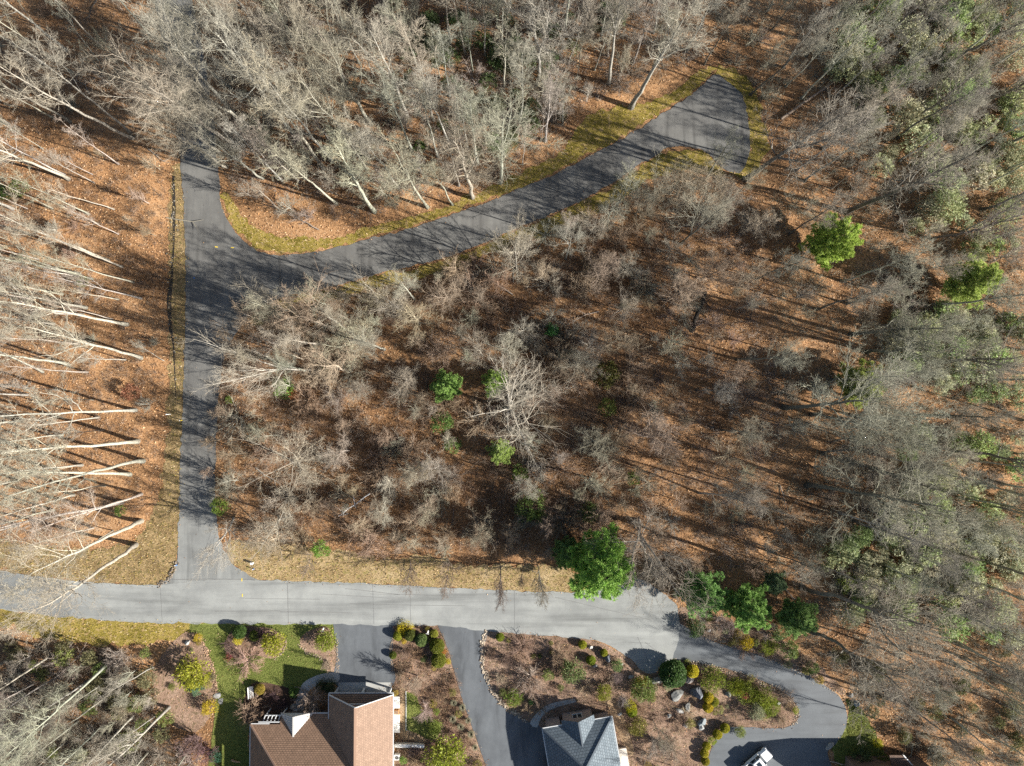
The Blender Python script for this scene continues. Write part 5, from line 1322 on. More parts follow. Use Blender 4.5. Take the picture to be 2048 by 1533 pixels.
bevbox('cabinet', (0, 0, .35), (.38, .32, .7), M['cream'], e, .03, 2); bevbox('lid', (0, 0, .73), (.44, .38, .06), M['white'], e, .02, 1)
def stake(px, py, h, mat, label):
    e = empty('marker_post', (*P(px, py), 0)); tag(e, label, 'marker post')
    cyl('pole', (0, 0, h / 2), .07, h, mat, e, 10); cyl('cap', (0, 0, h + .03), .085, .06, M['white'], e, 10)
stake(508, 1138, .6, M['blue'], 'blue marker post below the cream utility pedestal')
stake(354, 1130, .7, M['blue'], 'blue marker post at the bank corner of the lane')
stake(365, 841, 1.0, M['yellow'], 'yellow marker post on the lane edge')
stake(341, 829, 1.4, M['white'], 'thin white marker post in the verge')
stake(1534, 268, 1.6, M['yellow'], 'yellow marker post beside the turning end')
# air conditioner, bench, planter, steps, walls
e = empty('air_conditioner', (*P(795, 1511), 0)); tag(e, 'white air conditioner unit with round fan beside the house', 'air conditioner')
bevbox('case', (0, 0, .4), (.85, .85, .8), M['white'], e, .05, 2); f = cyl('fan_grille', (0, 0, .81), .3, .03, M['dark_plastic'], e, 20)
for i in range(4): bevbox('blade', (.14 * math.cos(i * 1.57), .14 * math.sin(i * 1.57), .835), (.22, .07, .015), M['steel'], f, 0, rz=i * 1.57)
e = empty('garden_bench', (*P(505, 1383), 0), RAD(4)); tag(e, 'white slatted garden bench in the shaded porch bed', 'bench')
for i in range(4): bevbox('slat', (-.28 + i * .17, 0, .45), (.13, 1.9, .04), M['white'], e, .008, 1)
for s in (-1, 1):
    for t in (-.25, .25): bevbox('leg', (t, s * .8, .21), (.07, .07, .42), M['white'], e, 0)
for i in range(3): bevbox('back_slat', (-.42, 0, .62 + i * .14), (.03, 1.9, .09), M['white'], e, .006, 1)
e = empty('planter', (*P(592, 1421), 0)); tag(e, 'round white planter ring on the front walk', 'planter')
def ring(name, r0, r1, h, mat, par):
    bm = bmesh.new(); n = 24; L = []
    for r, z in ((r1, 0), (r1, h), (r0, h), (r0, .05)): L.append([bm.verts.new((r * math.cos(i * 6.2832 / n), r * math.sin(i * 6.2832 / n), z)) for i in range(n)])
    for a, b in zip(L[:-1], L[1:]):
        for i in range(n): bm.faces.new((a[i], a[(i + 1) % n], b[(i + 1) % n], b[i]))
    bmesh.ops.recalc_face_normals(bm, faces=bm.faces[:]); me = bpy.data.meshes.new(name); bm.to_mesh(me); bm.free(); me.materials.append(mat); return link(name, me, par)
ring('rim', .22, .32, .5, M['white'], e); cyl('soil', (0, 0, .4), .225, .04, M['mulch_dark'], e, 20)
e = empty('garden_steps', (0, 0, 0)); tag(e, 'curved flight of tan garden steps beside the brown-roofed house', 'garden steps')
for i, (x, y, a) in enumerate([(815, 1468, 10), (822, 1470, 14), (829, 1472.5, 18), (836, 1475.5, 24), (842, 1479, 30), (847, 1483.5, 38)]):
    q = P(x, y); bevbox('step', (q[0], q[1], .12 - i * .01), (.5, 1.15, .16), M['sand_path'], e, .02, 1, rz=-RAD(a))
e = empty('garden_wall', (0, 0, 0)); tag(e, 'white garden wall jutting from the house side', 'wall')
q0, q1 = P3(789, 1492, .9), P3(848, 1493, .9)
bar('wall', (q0.x, q0.y, .45), (q1.x, q1.y, .45), .35, .9, M['cream'], e); bar('coping', (q0.x, q0.y, .93), (q1.x, q1.y, .93), .5, .08, M['white'], e)
for y0, y1, lab in ((1394, 1417, 'white landing by the house side, nearer the driveway'), (1430, 1466, 'white landing by the house side, longer and lower one')):
    e = empty('side_landing', (0, 0, 0)); tag(e, lab, 'landing'); a, b = P3(793.5, y0, .5), P3(793.5, y1, .5)
    bar('deck', (a.x, a.y, .45), (b.x, b.y, .45), .95, .1, M['white'], e); bar('skirt', (a.x, a.y - .05, .2), (b.x, b.y + .05, .2), .85, .4, M['cream'], e)
e = empty('timber_planter', (*P(793, 1423), 0)); tag(e, 'orange timber planter between two white landings', 'planter')
bevbox('crate', (0, 0, .25), (.8, .7, .5), M['red_wood'], e, .02, 1); bevbox('soil', (0, 0, .5), (.68, .58, .04), M['mulch'], e, 0)
e = empty('path_edging', (0, 0, 0)); tag(e, 'pale concrete edging along the side path', 'edging')
for a, b in (((812, 1382), (812.5, 1420)), ((812.5, 1420), (812, 1460)), ((812, 1460), (820, 1463))):
    p, q = P3(*a), P3(*b); bar('kerb', (p.x, p.y, .08), (q.x, q.y, .08), .14, .16, M['concrete'], e)

# logs, snag and dead branch
def tube_obj(name, pts, radii, mat, parent, s=9):
    m = MB(); tubes(m, np.array([[tuple(p) for p in pts]], float), np.array([radii], float), s)
    b = len(pts)
    return link(name, m.mesh(name, mat, True), parent)
def fallen(px0, px1, r, label, col, name='fallen_log', zoff=.15, stubs=4, seed=0):
    rr = random.Random(seed); a, b = P(*px0), P(*px1)
    e = empty(name, (a[0], a[1], float(G(*a)))); tag(e, label, 'log')
    n = 7; pts = []
    for i in range(n):
        t = i / (n - 1); x, y = a + (b - a) * t
        pts.append((x - a[0] + rr.gauss(0, .06), y - a[1] + rr.gauss(0, .06), zoff + r + float(G(x, y)) - float(G(*a))))
    o = tube_obj('trunk', pts, [r * (1 - .5 * i / (n - 1)) for i in range(n)], M['bark'], e); o.color = (*col, 1)
    for k in range(stubs):
        p = Vector(pts[rr.randrange(2, n)]); d = Vector((rr.gauss(0, 1), rr.gauss(0, 1), .5)).normalized()
        L = rr.uniform(.8, 2.2); o = tube_obj('branch', [p, p + d * L * .5 + Vector((0, 0, .1)), p + d * L], [r * .35, r * .25, r * .08], M['bark'], e, 5); o.color = (*col, 1)
fallen((1558, 242), (1682, 156), .24, 'fallen log lying among leaves beyond the turning end', (.34, .26, .2), seed=1)
fallen((462, 1519), (482, 1524), .2, 'short cut log on the shaded lawn edge', (.5, .33, .18), stubs=0, zoff=0, seed=2)
fallen((745, 985), (684, 1027), .11, 'bleached white dead branch lying over brown brush', (.75, .74, .72), 'dead_branch', 1.6, 7, 3)
fallen((1658, 1522), (1695, 1530), .10, 'pale pole lying in the shaded bottom bed', (.5, .42, .33), 'fallen_log', .1, 1, 4)
fallen((640, 460), (600, 440), .12, 'thin fallen branch near the grassy lane corner', (.36, .3, .25), 'fallen_log', .1, 3, 5)
q = P(1382, 664); e = empty('dead_snag', (q[0], q[1], 0)); tag(e, 'dark leaning dead snag standing in the leafy wood', 'dead tree')
qt = P(1412, 584, 6.5)
pts = [Vector((0, 0, 0)).lerp(Vector((qt[0] - q[0], qt[1] - q[1], 6.5)), i / 6) + Vector((.12 * math.sin(i * 2), .1 * math.cos(i * 1.7), 0)) for i in range(7)]
o = tube_obj('trunk', pts, [.42, .40, .37, .35, .33, .31, .26], M['bark'], e); o.color = (.05, .042, .036, 1)
for i, d in ((3, (-.9, .2, .3)), (4, (.7, .5, .4)), (5, (.4, -.8, .5))):
    d = Vector(d); o = tube_obj('branch', [pts[i], pts[i] + d * .9, pts[i] + d * 1.9 + Vector((0, 0, .3))], [.14, .1, .03], M['bark'], e, 6); o.color = (.05, .042, .036, 1)

# ------------------------------------------------------------------ stones
def boulder_mesh(seed, sub=2):
    r = random.Random(seed); bm = bmesh.new(); bmesh.ops.create_icosphere(bm, subdivisions=sub, radius=1.0)
    cuts = [(Vector((r.gauss(0, 1), r.gauss(0, 1), r.gauss(.2, .7))).normalized(), r.uniform(.55, .85)) for _ in range(9)]
    for v in bm.verts:
        for n, d in cuts:
            k = v.co.dot(n)
            if k > d: v.co -= n * (k - d)
        v.co += v.co.normalized() * r.uniform(-.03, .03)
    me = bpy.data.meshes.new('stone'); bm.to_mesh(me); bm.free()
    at = me.color_attributes.new('Col', 'FLOAT_COLOR', 'POINT'); at.data.foreach_set('color', np.ones(len(me.vertices) * 4, np.float32)); me.materials.append(M['stone'])
    return me
BOUL = [boulder_mesh(800 + i, 3) for i in range(5)]
def boulder(px, py, rp, col, label, hz=.6, i=0, sq=.8, ang=0):
    q = P(px, py, .3); o = link('boulder', BOUL[i % 5], None, (q[0], q[1], rp * M_PX * hz * .35)); s = rp * M_PX
    o.scale = (s, s * sq, s * hz); o.rotation_euler = (0, 0, ang); o.color = (*[q * (.62 if max(col) > .3 else 1.0) for q in col], 1); tag(o, label, 'boulder', 'boulders in the gardens')
ST = (.24, .24, .225); DK = (.13, .14, .16)
for a in [(1315,1361,15,ST,'flat pale boulder leaning by the big dark round shrub',.6,0,.6,.3),(1354,1391,16,ST,'broad flat grey boulder in the rock garden centre',.35,1,.75,.5),(1393,1384,15,DK,'dark jagged boulder beside yellow shrub cluster',1.1,2,.85,1.0),(1375,1416,10,ST,'grey boulder lower of the garden centre group',.7,3,.7,1.3),(1360,1424,9,(.5,.5,.48),'pale small boulder beside a grey one',.5,4,.6,2.6),
    (1404,1445,10,(.3,.34,.36),'blue-grey boulder on the slope above the truck drive',.8,0,.8,.6),(1403,1456,7,(.55,.55,.53),'small white rock below the blue-grey boulder',.7,1,.9,0),(1457,1389,8,ST,'rounded grey boulder beside a red shrub',.6,2,.8,.9),(1557,1409,6,(.66,.65,.62),'small white rock near the driveway bend',.6,3,.7,.4),(1378,1358,10,(.34,.31,.29),'brown-grey boulder tucked right of the dark round shrub',.6,4,1.0,0),
    (1286,1371,8,ST,'small light rock left of the flat leaning boulder',.7,0,.8,1),(1262,1354,7,(.5,.5,.5),'pale rock pair in the bare shrub shade',.7,1,.6,.2),(1215,1317,9,DK,'dark pointed rock beside green mound shrub',1.2,2,.7,.8),(1182,1296,5,(.68,.68,.66),'small white rock between two clipped balls',.7,3,.8,0),(1190,1333,5,(.66,.66,.64),'small white rock below the clipped ball',.7,4,.6,.3),(1243,1330,4,(.6,.6,.57),'little pale rock right of the green mound',.7,0,.7,0),
    (374,1286,6,(.55,.55,.53),'small grey stone on the leafy lawn bed',.8,1,.8,.7),(1714,1408,9,(.5,.52,.48),'lichened rock at the lawn edge by the driveway bend',.7,2,.7,1.9),(1704,1392,6,(.45,.45,.44),'smaller rock above the lichened one',.7,3,.8,.4),(1660,1494,11,(.5,.47,.42),'flat stone slab at the driveway end',.25,4,.5,.6),(1418,1290-28,5,(.6,.58,.55),'pale rock beside the dark round roadside shrub',.7,0,.8,.2),(1338,1433,6,ST,'small grey rock in the bare garden slope',.6,1,.8,.3),(1372,1452,7,(.5,.48,.45),'half-buried tan rock in the garden slope',.4,2,.8,.9),(1240,1430,5,(.6,.6,.58),'pale rock beside the side path',.6,3,.8,.3),(585,1414,7,(.5,.47,.42),'carved pale stone beside the planter ring',.9,4,.8,.2),(433,1393,8,(.5,.5,.48),'grey stepping stone at the lawn shade edge',.2,0,.9,.2),(440,1404,7,(.46,.46,.45),'second grey stepping stone toward the yellow shrub',.2,1,.9,.9)]:
    boulder(a[0], a[1], a[2], a[3], a[4], a[5], a[6], a[7], a[8])
def stones(name, lines, n, size, pal, label, seed, z=.05, spread=.12):
    r = np.random.default_rng(seed); mb = MB()
    ico = bmesh.new(); bmesh.ops.create_icosphere(ico, subdivisions=1, radius=1.0)
    V0 = np.array([v.co[:] for v in ico.verts]); T0 = np.array([[v.index for v in f.verts] for f in ico.faces]); ico.free()
    segs = []
    for ln in lines:
        w = np.array([P(*q) for q in ln])
        for a, b in zip(w[:-1], w[1:]): segs.append((a, b, np.linalg.norm(b - a)))
    L = np.array([s[2] for s in segs]); ch = r.choice(len(segs), n, p=L / L.sum())
    for k in ch:
        a, b, l = segs[k]; p = a + (b - a) * r.random() + r.normal(0, spread, 2); s = r.uniform(*size)
        V = V0 * (1 + r.normal(0, .12, V0.shape)) * np.array([s, s * r.uniform(.6, 1), s * .6]); an = r.uniform(0, 6.28)
        V = np.stack([V[:, 0] * math.cos(an) - V[:, 1] * math.sin(an), V[:, 0] * math.sin(an) + V[:, 1] * math.cos(an), V[:, 2]], 1) + np.array([p[0], p[1], max(0, float(G(*p))) + z])
        c = np.array(pal[r.integers(0, len(pal))]) * r.uniform(.75, 1.2); mb.add(V, T=T0, C=np.tile(c, (len(V), 1)))
    return tag(link(name, mb.mesh(name, M['stone'])), kind='stuff', label=label)
SP = [(.36, .29, .215), (.27, .22, .17), (.42, .36, .28), (.2, .165, .13)]
stones('cobble_border', [[(973,1262),(964,1285),(963,1310),(966,1340),(975,1362),(985,1382),(1000,1402),(1018,1420),(1050,1440)]], 380, (.07, .24), SP, 'row of cobbles edging the middle driveway', 31, .03, .2)
stones('cobble_border', [[(1345,1320),(1400,1331),(1460,1344),(1530,1369),(1573,1393),(1593,1416),(1594,1436),(1582,1452)]], 480, (.05, .16), SP, 'pebble edging along the inner side of the loop driveway', 32, .02, .25)
stones('cobble_border', [[(1390,1265),(1420,1277),(1500,1302),(1580,1332),(1640,1362),(1678,1392)]], 420, (.05, .15), SP, 'pebble edging along the outer side of the loop driveway', 33, .02, .35)
stones('cobble_border', [[(572,1278),(571,1300),(549,1318)],[(600,1290),(614,1307),(640,1314),(656,1344)],[(786,1275),(780,1300),(786,1345)],[(674,1280),(675,1345)]], 420, (.04, .13), [(.34,.26,.19),(.28,.22,.16)], 'small stone edging around the front lawn beds', 34, .03, .12)
stones('bed_edging', [[(372,1266),(400,1274),(415,1305),(430,1350),(433,1392)]], 320, (.06, .13), [(.42,.28,.19),(.36,.24,.16)], 'tan chips edging the leafy bank bed', 35, .07, .2)
stones('ditch_rocks', [[(346,360),(345,420),(344,500),(340,560),(336,600),(337,640),(343,660)],[(345,660),(350,760)]], 60, (.06, .22), [(.15,.14,.12),(.09,.085,.075),(.2,.18,.15)], 'dark rocks lining the drainage ditch beside the lane', 36, .02, .5)
stones('ditch_rocks', [[(352,1125),(340,1155),(318,1170)]], 90, (.1, .22), [(.2,.16,.12),(.14,.12,.1)], 'dark washed-out rocks at the lane corner', 37, .05, .2)
mb = MB()
for cx, off, wd_ in (([(347,352),(348,420),(347,500),(343,560),(338,600),(340,650),(347,690),(352,800)], 0, (.35, .6, .25, .5, .8, .6, .3, .12)),):
    ribbon(mb, cx, wd_, .008)
tag(link('drainage_ditch', mb.mesh('drainage_ditch', plain('wet_dark_soil', (.03, .025, .02), .7))), kind='structure', label='dark drainage ditch along the bank side of the lane')

# ------------------------------------------------------------------ garden shrubs
YG, OL, DG, YE, SG = (.20, .22, .025), (.13, .16, .025), (.045, .085, .02), (.34, .28, .025), (.24, .27, .19)
GS = [
 (GOLD,'garden_shrub',396,1276,10,YE,'small yellow shrub on the leafy lawn bed'),(RHODO,'rhododendron',388,1345,35,YG,'large yellow-green rhododendron at the wood edge of the lawn'),(PINE,'dwarf_spruce',391,1375,15,(.12,.2,.12),'blue-green dwarf spruce tucked under the large rhododendron'),(GOLD,'garden_shrub',419,1415,18,YE,'bright yellow shrub at the lawn shade edge'),
 (BALL,'clipped_shrub',479,1264,13,DG,'dark round shrub in the shaded top of the round bed'),(GOLD,'garden_shrub',476,1280,11,(.36,.34,.03),'yellow-green feathery shrub in the round bed'),(BALL,'clipped_shrub',509,1272,10,(.08,.11,.02),'small round green shrub in the round bed'),(RHODO,'rhododendron',547,1287,25,(.19,.21,.02),'sunlit rhododendron at the round bed end'),(RHODO,'rhododendron',651,1283,23,(.15,.19,.025),'rhododendron beside the white mailbox'),
 (BALL,'clipped_shrub',519,1379,10,(.2,.17,.03),'golden ball shrub next to the garden bench'),(PINE,'dwarf_spruce',587,1386,11,(.10,.17,.04),'slim green conifer by the front walk'),(RHODO,'evergreen_shrub',660,1372,15,(.03,.05,.02),'dark shrub by the garage corner'),(RHODO,'evergreen_shrub',643,1370,13,(.035,.05,.02),'dark low shrub inside the front walk curve'),
 (JUNI,'juniper',811,1260,17,(.36,.33,.02),'golden juniper at the driveway corner'),(BALL,'clipped_shrub',796,1272,9,(.17,.2,.02),'yellow-green ball at the driveway corner'),(BALL,'clipped_shrub',820,1271,11,(.07,.09,.02),'dark olive ball beside the golden juniper'),(GOLD,'garden_shrub',808,1283,7,YE,'tiny yellow shrub below the golden juniper'),(BALL,'clipped_shrub',843,1281,12,(.10,.15,.05),'grey-green ball in the middle bed'),(BALL,'clipped_shrub',868,1268,8,(.18,.2,.03),'small ball at the road end of the middle bed'),(GOLD,'garden_shrub',855,1258,6,(.22,.2,.05),'tiny olive shrub beside the second mailbox'),
 (BALL,'clipped_shrub',874,1293,14,(.10,.12,.015),'large clipped ball, upper of two by the driveway'),(GOLD,'garden_shrub',888,1304,7,(.38,.19,.03),'orange shrub between two clipped balls'),(BALL,'clipped_shrub',877,1321,14,(.12,.14,.02),'large clipped ball, lower of two by the driveway'),(GOLD,'garden_shrub',896,1323,7,(.38,.36,.04),'yellow shrub beside the lower clipped ball'),(BALL,'clipped_shrub',786,1311,7,(.09,.12,.02),'small dark shrub on the driveway edge'),
 (RHODO,'evergreen_shrub',871,1454,15,(.14,.19,.04),'green shrub beside the small curved lawn'),(RHODO,'rhododendron',893,1512,42,(.18,.22,.03),'largest rhododendron at the foot of the middle bed'),(LAUREL,'evergreen_shrub',866,1408,10,(.18,.16,.04),'olive shrub above the curved lawn'),(LAUREL,'evergreen_shrub',873,1424,8,(.13,.19,.03),'little green shrub above the curved lawn corner'),(LAUREL,'evergreen_shrub',806,1521,10,(.1,.19,.03),'bright green shrub beside the air conditioner'),(LAUREL,'evergreen_shrub',791,1386,8,(.34,.28,.07),'yellow shrub at the garage corner'),
 (BALL,'clipped_shrub',1000,1275,8,(.14,.18,.02),'clipped ball beside the cobble border'),(BALL,'clipped_shrub',1165,1290,8,(.2,.22,.02),'yellow-green ball, first of three near the road'),(BALL,'clipped_shrub',1208,1306,7,(.18,.2,.02),'yellow-green ball, nearest the road end'),(BALL,'clipped_shrub',1182,1321,9,(.15,.2,.02),'yellow-green ball, lowest of three near the road'),(RHODO,'evergreen_shrub',1234,1331,13,(.11,.17,.06),'green mound shrub beside dark rocks'),
 (LAUREL,'evergreen_shrub',1097,1351,15,(.15,.19,.06),'oval pale green shrub between bare bushes'),(RHODO,'rhododendron',1145,1343,26,(.10,.14,.05),'grey-green rhododendron in the bed centre'),(JUNI,'juniper',1026,1395,19,(.11,.17,.025),'green juniper on the cobble border bend'),(RHODO,'rhododendron',1207,1385,18,(.17,.19,.025),'rhododendron beside the bare crooked tree'),(RHODO,'rhododendron',1285,1378,26,(.10,.14,.035),'dark rhododendron left of the garden rocks'),(GOLD,'garden_shrub',1282,1364,14,(.25,.22,.03),'golden shrub crowning the dark rhododendron'),
 (GOLD,'garden_shrub',1261,1412,14,(.30,.30,.02),'lime yellow shrub right of the house path'),(BALL,'clipped_shrub',1264,1424,10,(.17,.22,.02),'lime green ball below the yellow shrub'),(RHODO,'evergreen_shrub',1274,1452,21,(.13,.13,.03),'olive round shrub beside the side path'),(BALL,'clipped_shrub',1346,1348,25,(.045,.09,.025),'big dark round shrub at the road end'),(BALL,'clipped_shrub',1385,1343,12,(.32,.30,.02),'yellow ball right of the big dark shrub'),(JUNI,'juniper',1426,1361,27,(.13,.17,.025),'spreading green juniper along the driveway, upper one'),
 (JUNI,'juniper',1470,1373,19,(.16,.2,.02),'juniper hedge along the driveway, first clump'),(JUNI,'juniper',1497,1386,22,(.14,.18,.025),'juniper hedge along the driveway, second clump'),(JUNI,'juniper',1527,1396,24,(.15,.19,.025),'juniper hedge along the driveway, third clump'),(JUNI,'juniper',1545,1413,17,(.14,.19,.025),'juniper hedge along the driveway, last clump'),(JUNI,'juniper',1530,1425,14,(.12,.17,.02),'green juniper below the hedge'),
 (BALL,'clipped_shrub',1417,1396,10,(.30,.26,.02),'golden ball, top of the cluster by dark boulder'),(BALL,'clipped_shrub',1428,1404,9,(.16,.18,.02),'green ball, side of the golden cluster'),(BALL,'clipped_shrub',1416,1415,10,(.30,.26,.02),'golden ball, bottom of the cluster by dark boulder'),(LAUREL,'red_shrub',1490,1391,10,(.3,.1,.08),'low red shrub beside the rounded boulder'),(RHODO,'evergreen_shrub',1512,1424,18,(.17,.19,.12),'grey-green shrub above the loop driveway'),(LAUREL,'evergreen_shrub',1440,1420,10,(.2,.21,.08),'pale shrub right of the golden cluster'),
 (BALL,'clipped_shrub',1450,1457,9,(.22,.23,.02),'lime ball hedge, first from the driveway'),(BALL,'clipped_shrub',1435,1469,9,(.24,.24,.02),'lime ball hedge, second along the drive'),(LAUREL,'evergreen_shrub',1424,1482,11,(.17,.22,.02),'green bush in the lime ball hedge'),(BALL,'clipped_shrub',1413,1493,8,(.24,.24,.02),'lime ball hedge, fourth along the drive'),(BALL,'clipped_shrub',1409,1507,8,(.25,.24,.02),'lime ball hedge, fifth along the drive'),(BALL,'clipped_shrub',1411,1523,8,(.2,.19,.02),'olive ball hedge, lowest along the drive'),
 (RHODO,'evergreen_shrub',1480,1464,12,(.15,.19,.05),'green shrub spilling onto the loop driveway'),(GOLD,'garden_shrub',1591,1421,8,(.2,.24,.03),'small green shrub at the inner driveway bend'),(RHODO,'evergreen_shrub',1391,1256,20,(.045,.085,.025),'dark round shrub at the start of the loop driveway'),(GOLD,'garden_shrub',1492,1286,16,(.36,.30,.02),'yellow shrub on the outer driveway edge'),(JUNI,'juniper',1537,1292,18,(.17,.22,.03),'lime juniper on the outer driveway edge'),(LAUREL,'evergreen_shrub',1580,1300,22,(.12,.17,.05),'loose green shrub above the driveway'),(LAUREL,'evergreen_shrub',1560,1262,24,(.08,.12,.04),'dark green shrub below the last pine'),(LAUREL,'evergreen_shrub',1625,1335,16,(.11,.16,.05),'green shrub at the driveway bend'),
 (LAUREL,'evergreen_shrub',1756,1487,12,(.28,.28,.02),'chartreuse upright shrub on the loop lawn'),(LAUREL,'evergreen_shrub',1724,1517,22,(.05,.08,.03),'dark bush in the shade at the bottom edge'),(LAUREL,'evergreen_shrub',1766,1522,16,(.08,.12,.03),'dark green bush beside the porch corner'),(RHODO,'evergreen_shrub',1064,1402,9,(.04,.09,.03),'dark low shrub along the curved walk'),(LAUREL,'evergreen_shrub',430,1512,16,(.03,.08,.05),'dark green bush at the lawn foot'),(LAUREL,'evergreen_shrub',590+35,1392+30,9,(.04,.07,.03),'dark clump beside the drooping tan tree'),
]
for i, (vs, nm, x, y, rp, col, lab) in enumerate(GS):
    v = vs[i % len(vs)]
    big = vs is PINE
    leafplant(v, nm, x, y, rp * (1.18 if nm == 'juniper' else 1.0), lab, tuple(min(.75, q * 1.45) for q in col), 'shrub', {'clipped_shrub': 'clipped ball shrubs in the gardens', 'juniper': 'junipers along the driveways', 'rhododendron': 'rhododendrons in the gardens'}.get(nm), hscale=(.5 if big else (1.0 if vs is not BALL else .95)), r=R_, z=.01)
def bare(vs, nm, x, y, rp, col, lab, h=None, grp='bare shrubs in the gardens', w=1.0, k=0, top=None):
    v = vs[k % len(vs)]; h = h or rp * M_PX * 1.5
    plant(v, nm, x, y, h, None, 'shrub' if 'tree' not in nm else 'tree', grp, col, top, None, w, R_, lab, 0.0)
for a in [(WEEP,'weeping_maple',497,1322,30,(.52,.36,.31),'pink weeping maple fanned over the lawn',2.1,1.5),(TWIG,'red_shrub',462,1312,11,(.42,.09,.12),'small crimson twigged shrub beside the pink maple',1.1,1.0),(TWIG,'bare_shrub',460,1290,18,(.2,.14,.14),'dark purple-brown bare shrub in the round bed',1.6,1.1),(TWIG,'bare_shrub',527,1266,17,(.13,.08,.10),'dark purple bare shrub in shade of the round bed',1.5,1.1),
    (WEEP,'weeping_shrub',511,1415,30,(.44,.33,.25),'drooping tan-twigged shrub in front of the porch',3.2,1.0),(WEEP,'weeping_shrub',625,1396,28,(.44,.36,.31),'drooping grey-tan shrub inside the front walk',3.2,1.0),(TWIG,'bare_shrub',550,1392,20,(.12,.08,.09),'dark purple shrub in the shaded porch bed',1.5,1.1),(TWIG,'bare_shrub',570,1405,16,(.12,.08,.09),'dark purple shrub next to the slim conifer',1.4,1.1),(TWIG,'bare_shrub',658,1330,12,(.42,.35,.27),'small pale bare shrub at the walk end',1.3,1.0),(SAP,'bare_tree',655,1322,9,(.3,.25,.2),'little bare tree by the driveway bed',3.0,1.0),
    (SAP,'ornamental_tree',835,1352,33,(.45,.37,.30),'pale bare ornamental tree beside the first driveway',4.6,1.6),(TWIG,'bare_shrub',812,1302,15,(.34,.25,.2),'brown bare shrub below the yellow corner shrubs',1.5,1.1),(TWIG,'bare_shrub',835,1308,16,(.38,.26,.17),'russet bare shrub in the middle bed',1.4,1.1),(SAP,'ornamental_tree',852,1412,26,(.45,.36,.34),'mauve bare ornamental tree on the curved lawn',3.6,1.7),(TWIG,'bare_shrub',897,1375,20,(.36,.24,.17),'rusty bare shrub along the middle driveway',1.4,1.2),(TWIG,'bare_shrub',880,1390,14,(.3,.22,.16),'brown bare shrub left of the rusty one',1.3,1.1),(TWIG,'bare_shrub',800,1345,14,(.4,.33,.26),'tan bare shrub on the driveway edge',1.2,1.1),(TWIG,'bare_shrub',905,1465,14,(.33,.22,.19),'mauve-brown bare shrub among grey tufts',1.2,1.2),(TWIG,'bare_shrub',925,1490,18,(.28,.17,.14),'red-brown bare shrub beside the lowest tufts',1.5,1.2),(TWIG,'bare_shrub',830,1492,20,(.2,.15,.15),'dark bare shrub at the end of the steps',1.6,1.2),
    (TWIG,'bare_shrub',1045,1292,26,(.36,.26,.22),'brown bare bush near the road, left one',2.2,1.2),(TWIG,'bare_shrub',1118,1308,28,(.40,.31,.23),'tan starburst bush near the road, right one',2.3,1.3),(TWIG,'bare_shrub',1060,1352,30,(.45,.38,.33),'large pale twiggy bush beside cobbles',2.9,1.2),(WEEP,'weeping_shrub',1062,1372,34,(.42,.33,.28),'weeping tan bush above the curved walk',2.7,1.1),(TWIG,'bare_shrub',1010,1315,20,(.28,.21,.18),'dark bare bush beside the driveway cobbles',1.8,1.2),(TWIG,'bare_shrub',1040,1330,18,(.32,.25,.22),'small brown bush between larger bushes',1.6,1.2),(WIDE,'ornamental_tree',1235,1385,36,(.42,.38,.38),'crooked grey bare tree by the house corner',5.0,.5),(SAP,'ornamental_tree',1225,1345,22,(.25,.2,.2),'dark thin bare tree above the crooked one',3.6,1.2),
    (TWIG,'bare_shrub',1310,1480,34,(.36,.33,.3),'large grey bare bush below the garden slope',2.4,1.4),(TWIG,'bare_shrub',1290,1505,24,(.33,.29,.25),'grey bare bush at the bottom garden edge',2.0,1.2),(TWIG,'bare_shrub',1345,1500,26,(.38,.33,.28),'tan bare bush on the bottom garden slope',1.8,1.3),(TWIG,'bare_shrub',1470,1425,20,(.33,.27,.22),'brown bare mound above the lime hedge',1.2,1.3),(TWIG,'bare_shrub',1450,1435,14,(.22,.19,.16),'dark bare mound beside the brown one',1.0,1.2),(TWIG,'bare_shrub',1560,1437,18,(.42,.34,.25),'tan bare mound at the inner bend',1.2,1.3),(TWIG,'bare_shrub',1575,1410,14,(.44,.34,.22),'straw-coloured mound near the white rock',1.0,1.2),
    (TWIG,'bare_shrub',1440,1240,28,(.3,.26,.26),'grey bare bush between road pines, first',2.4,1.2),(TWIG,'bare_shrub',1470,1255,22,(.28,.24,.22),'grey bare bush above the yellow shrub',2.0,1.2),(TWIG,'bare_shrub',1530,1252,25,(.32,.28,.28),'grey-mauve bare bush below the middle pine',2.2,1.2),(TWIG,'bare_shrub',395,1475,36,(.28,.2,.2),'maroon bare bush at the wood edge of the lawn',3.6,1.1),(TWIG,'bare_shrub',420,1500,26,(.22,.13,.15),'dark maroon bare bush beside the lawn foot',2.8,1.1),(SAP,'ornamental_tree',312,1392,15,(.5,.47,.43),'small pale crooked tree on the leafy slope',3.4,1.2),(WIDE,'ornamental_tree',1305,1440,40,(.38,.35,.28),'sparse mossy-limbed bare tree over the rock garden',8.0,.45),(WIDE,'ornamental_tree',1340,1530,36,(.36,.33,.27),'sparse bare tree at the bottom garden edge',7.0,.45)]:
    bare(a[0], a[1], a[2], a[3], a[4], a[5], a[6], a[7], w=a[8], k=a[2])
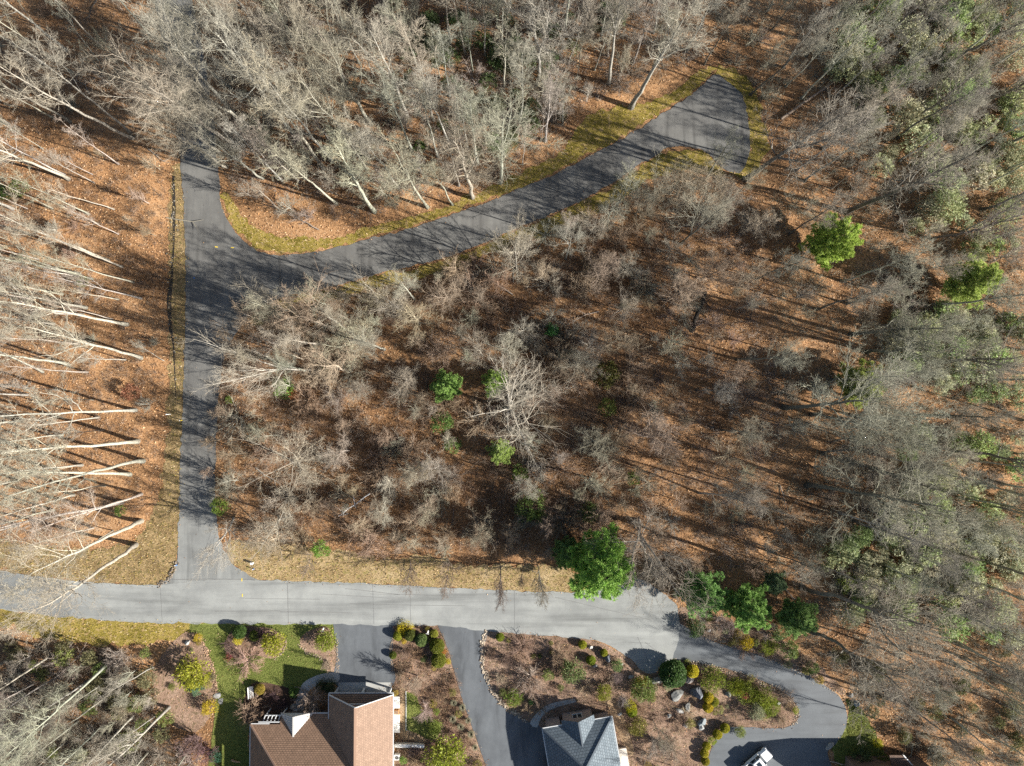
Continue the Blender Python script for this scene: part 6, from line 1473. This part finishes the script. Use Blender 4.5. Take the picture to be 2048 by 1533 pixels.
for i, (x, y) in enumerate([(907,1405),(925,1414),(905,1437),(936,1440),(921,1452),(942,1467),(950,1494)]):
    q = P(x, y, .3); o = empty('grass_clump', (q[0], q[1], .01), i * 1.3); s = .85 + .08 * (i % 3); o.scale = (s, s, s)
    tag(o, ['silvery grass clump, topmost by the middle driveway', 'silvery grass clump, right of the topmost', 'silvery grass clump farther from the driveway', 'silvery grass clump against the driveway middle', 'silvery grass clump between mauve-brown twigs', 'silvery grass clump, second from the bottom', 'silvery grass clump, lowest by the middle driveway'][i], 'ornamental grass', 'silvery grass clumps by the middle driveway')
    b = link('blades', FOUNT[i % 3], o); b.color = (.27, .28, .19, 1); c = link('blades', FOUNT[(i + 1) % 3], o); c.scale = (.6, .6, 1.05); c.color = (.3, .29, .2, 1)
# small mixed plants of the garden beds
def bedplant(desc):
    def f(px, py, r):
        k = r.random()
        if k < .5: leafplant(r.choice(LAUREL + JUNI + GOLD), 'garden_plant', px, py, r.uniform(5, 12), None, vary(r.choice([(.20,.24,.06),(.30,.30,.10),(.16,.21,.07),(.34,.28,.08),(.27,.29,.17)]), .2, r), 'plant', 'small plants in the garden beds', desc=desc, r=r, z=.01)
        else: plant(r.choice(TWIG), 'garden_plant', px, py, r.uniform(.6, 1.4), desc, 'plant', 'small plants in the garden beds', vary(r.choice([(.45,.34,.25),(.38,.27,.2),(.48,.40,.31)]), .2, r), None, None, r.uniform(1.2, 1.9), r, None, 0.0)
        return True
    return f
def fill_bed(n, zone, dmin, fn, seed):
    r = random.Random(seed); c = t = 0; zz = np.array(zone, float)
    while c < n and t < n * 60:
        t += 1; px, py = r.uniform(zz[:, 0].min(), zz[:, 0].max()), r.uniform(zz[:, 1].min(), zz[:, 1].max())
        b = P(px, py)
        if inside(np.array([[px, py]]), zz)[0] and cls_at(b[0], b[1]) == 2 and far_enough(b[0], b[1], dmin) and not (1080 < px < 1250 and py > 1395) and not (py > 1375 and px < 812): c += fn(px, py, r)
fill_bed(52, POLY['rock_garden'], .9, bedplant('small plant in rock garden'), 71)
fill_bed(26, POLY['middle_bed'], .8, bedplant('small plant in middle bed'), 72)
fill_bed(26, POLY['upper_border_bed'], .9, bedplant('small plant by outer drive'), 73)
fill_bed(10, POLY['bank_bed'], .9, bedplant('small plant on lawn bank'), 74)
#@@END2@@
settle_labels()
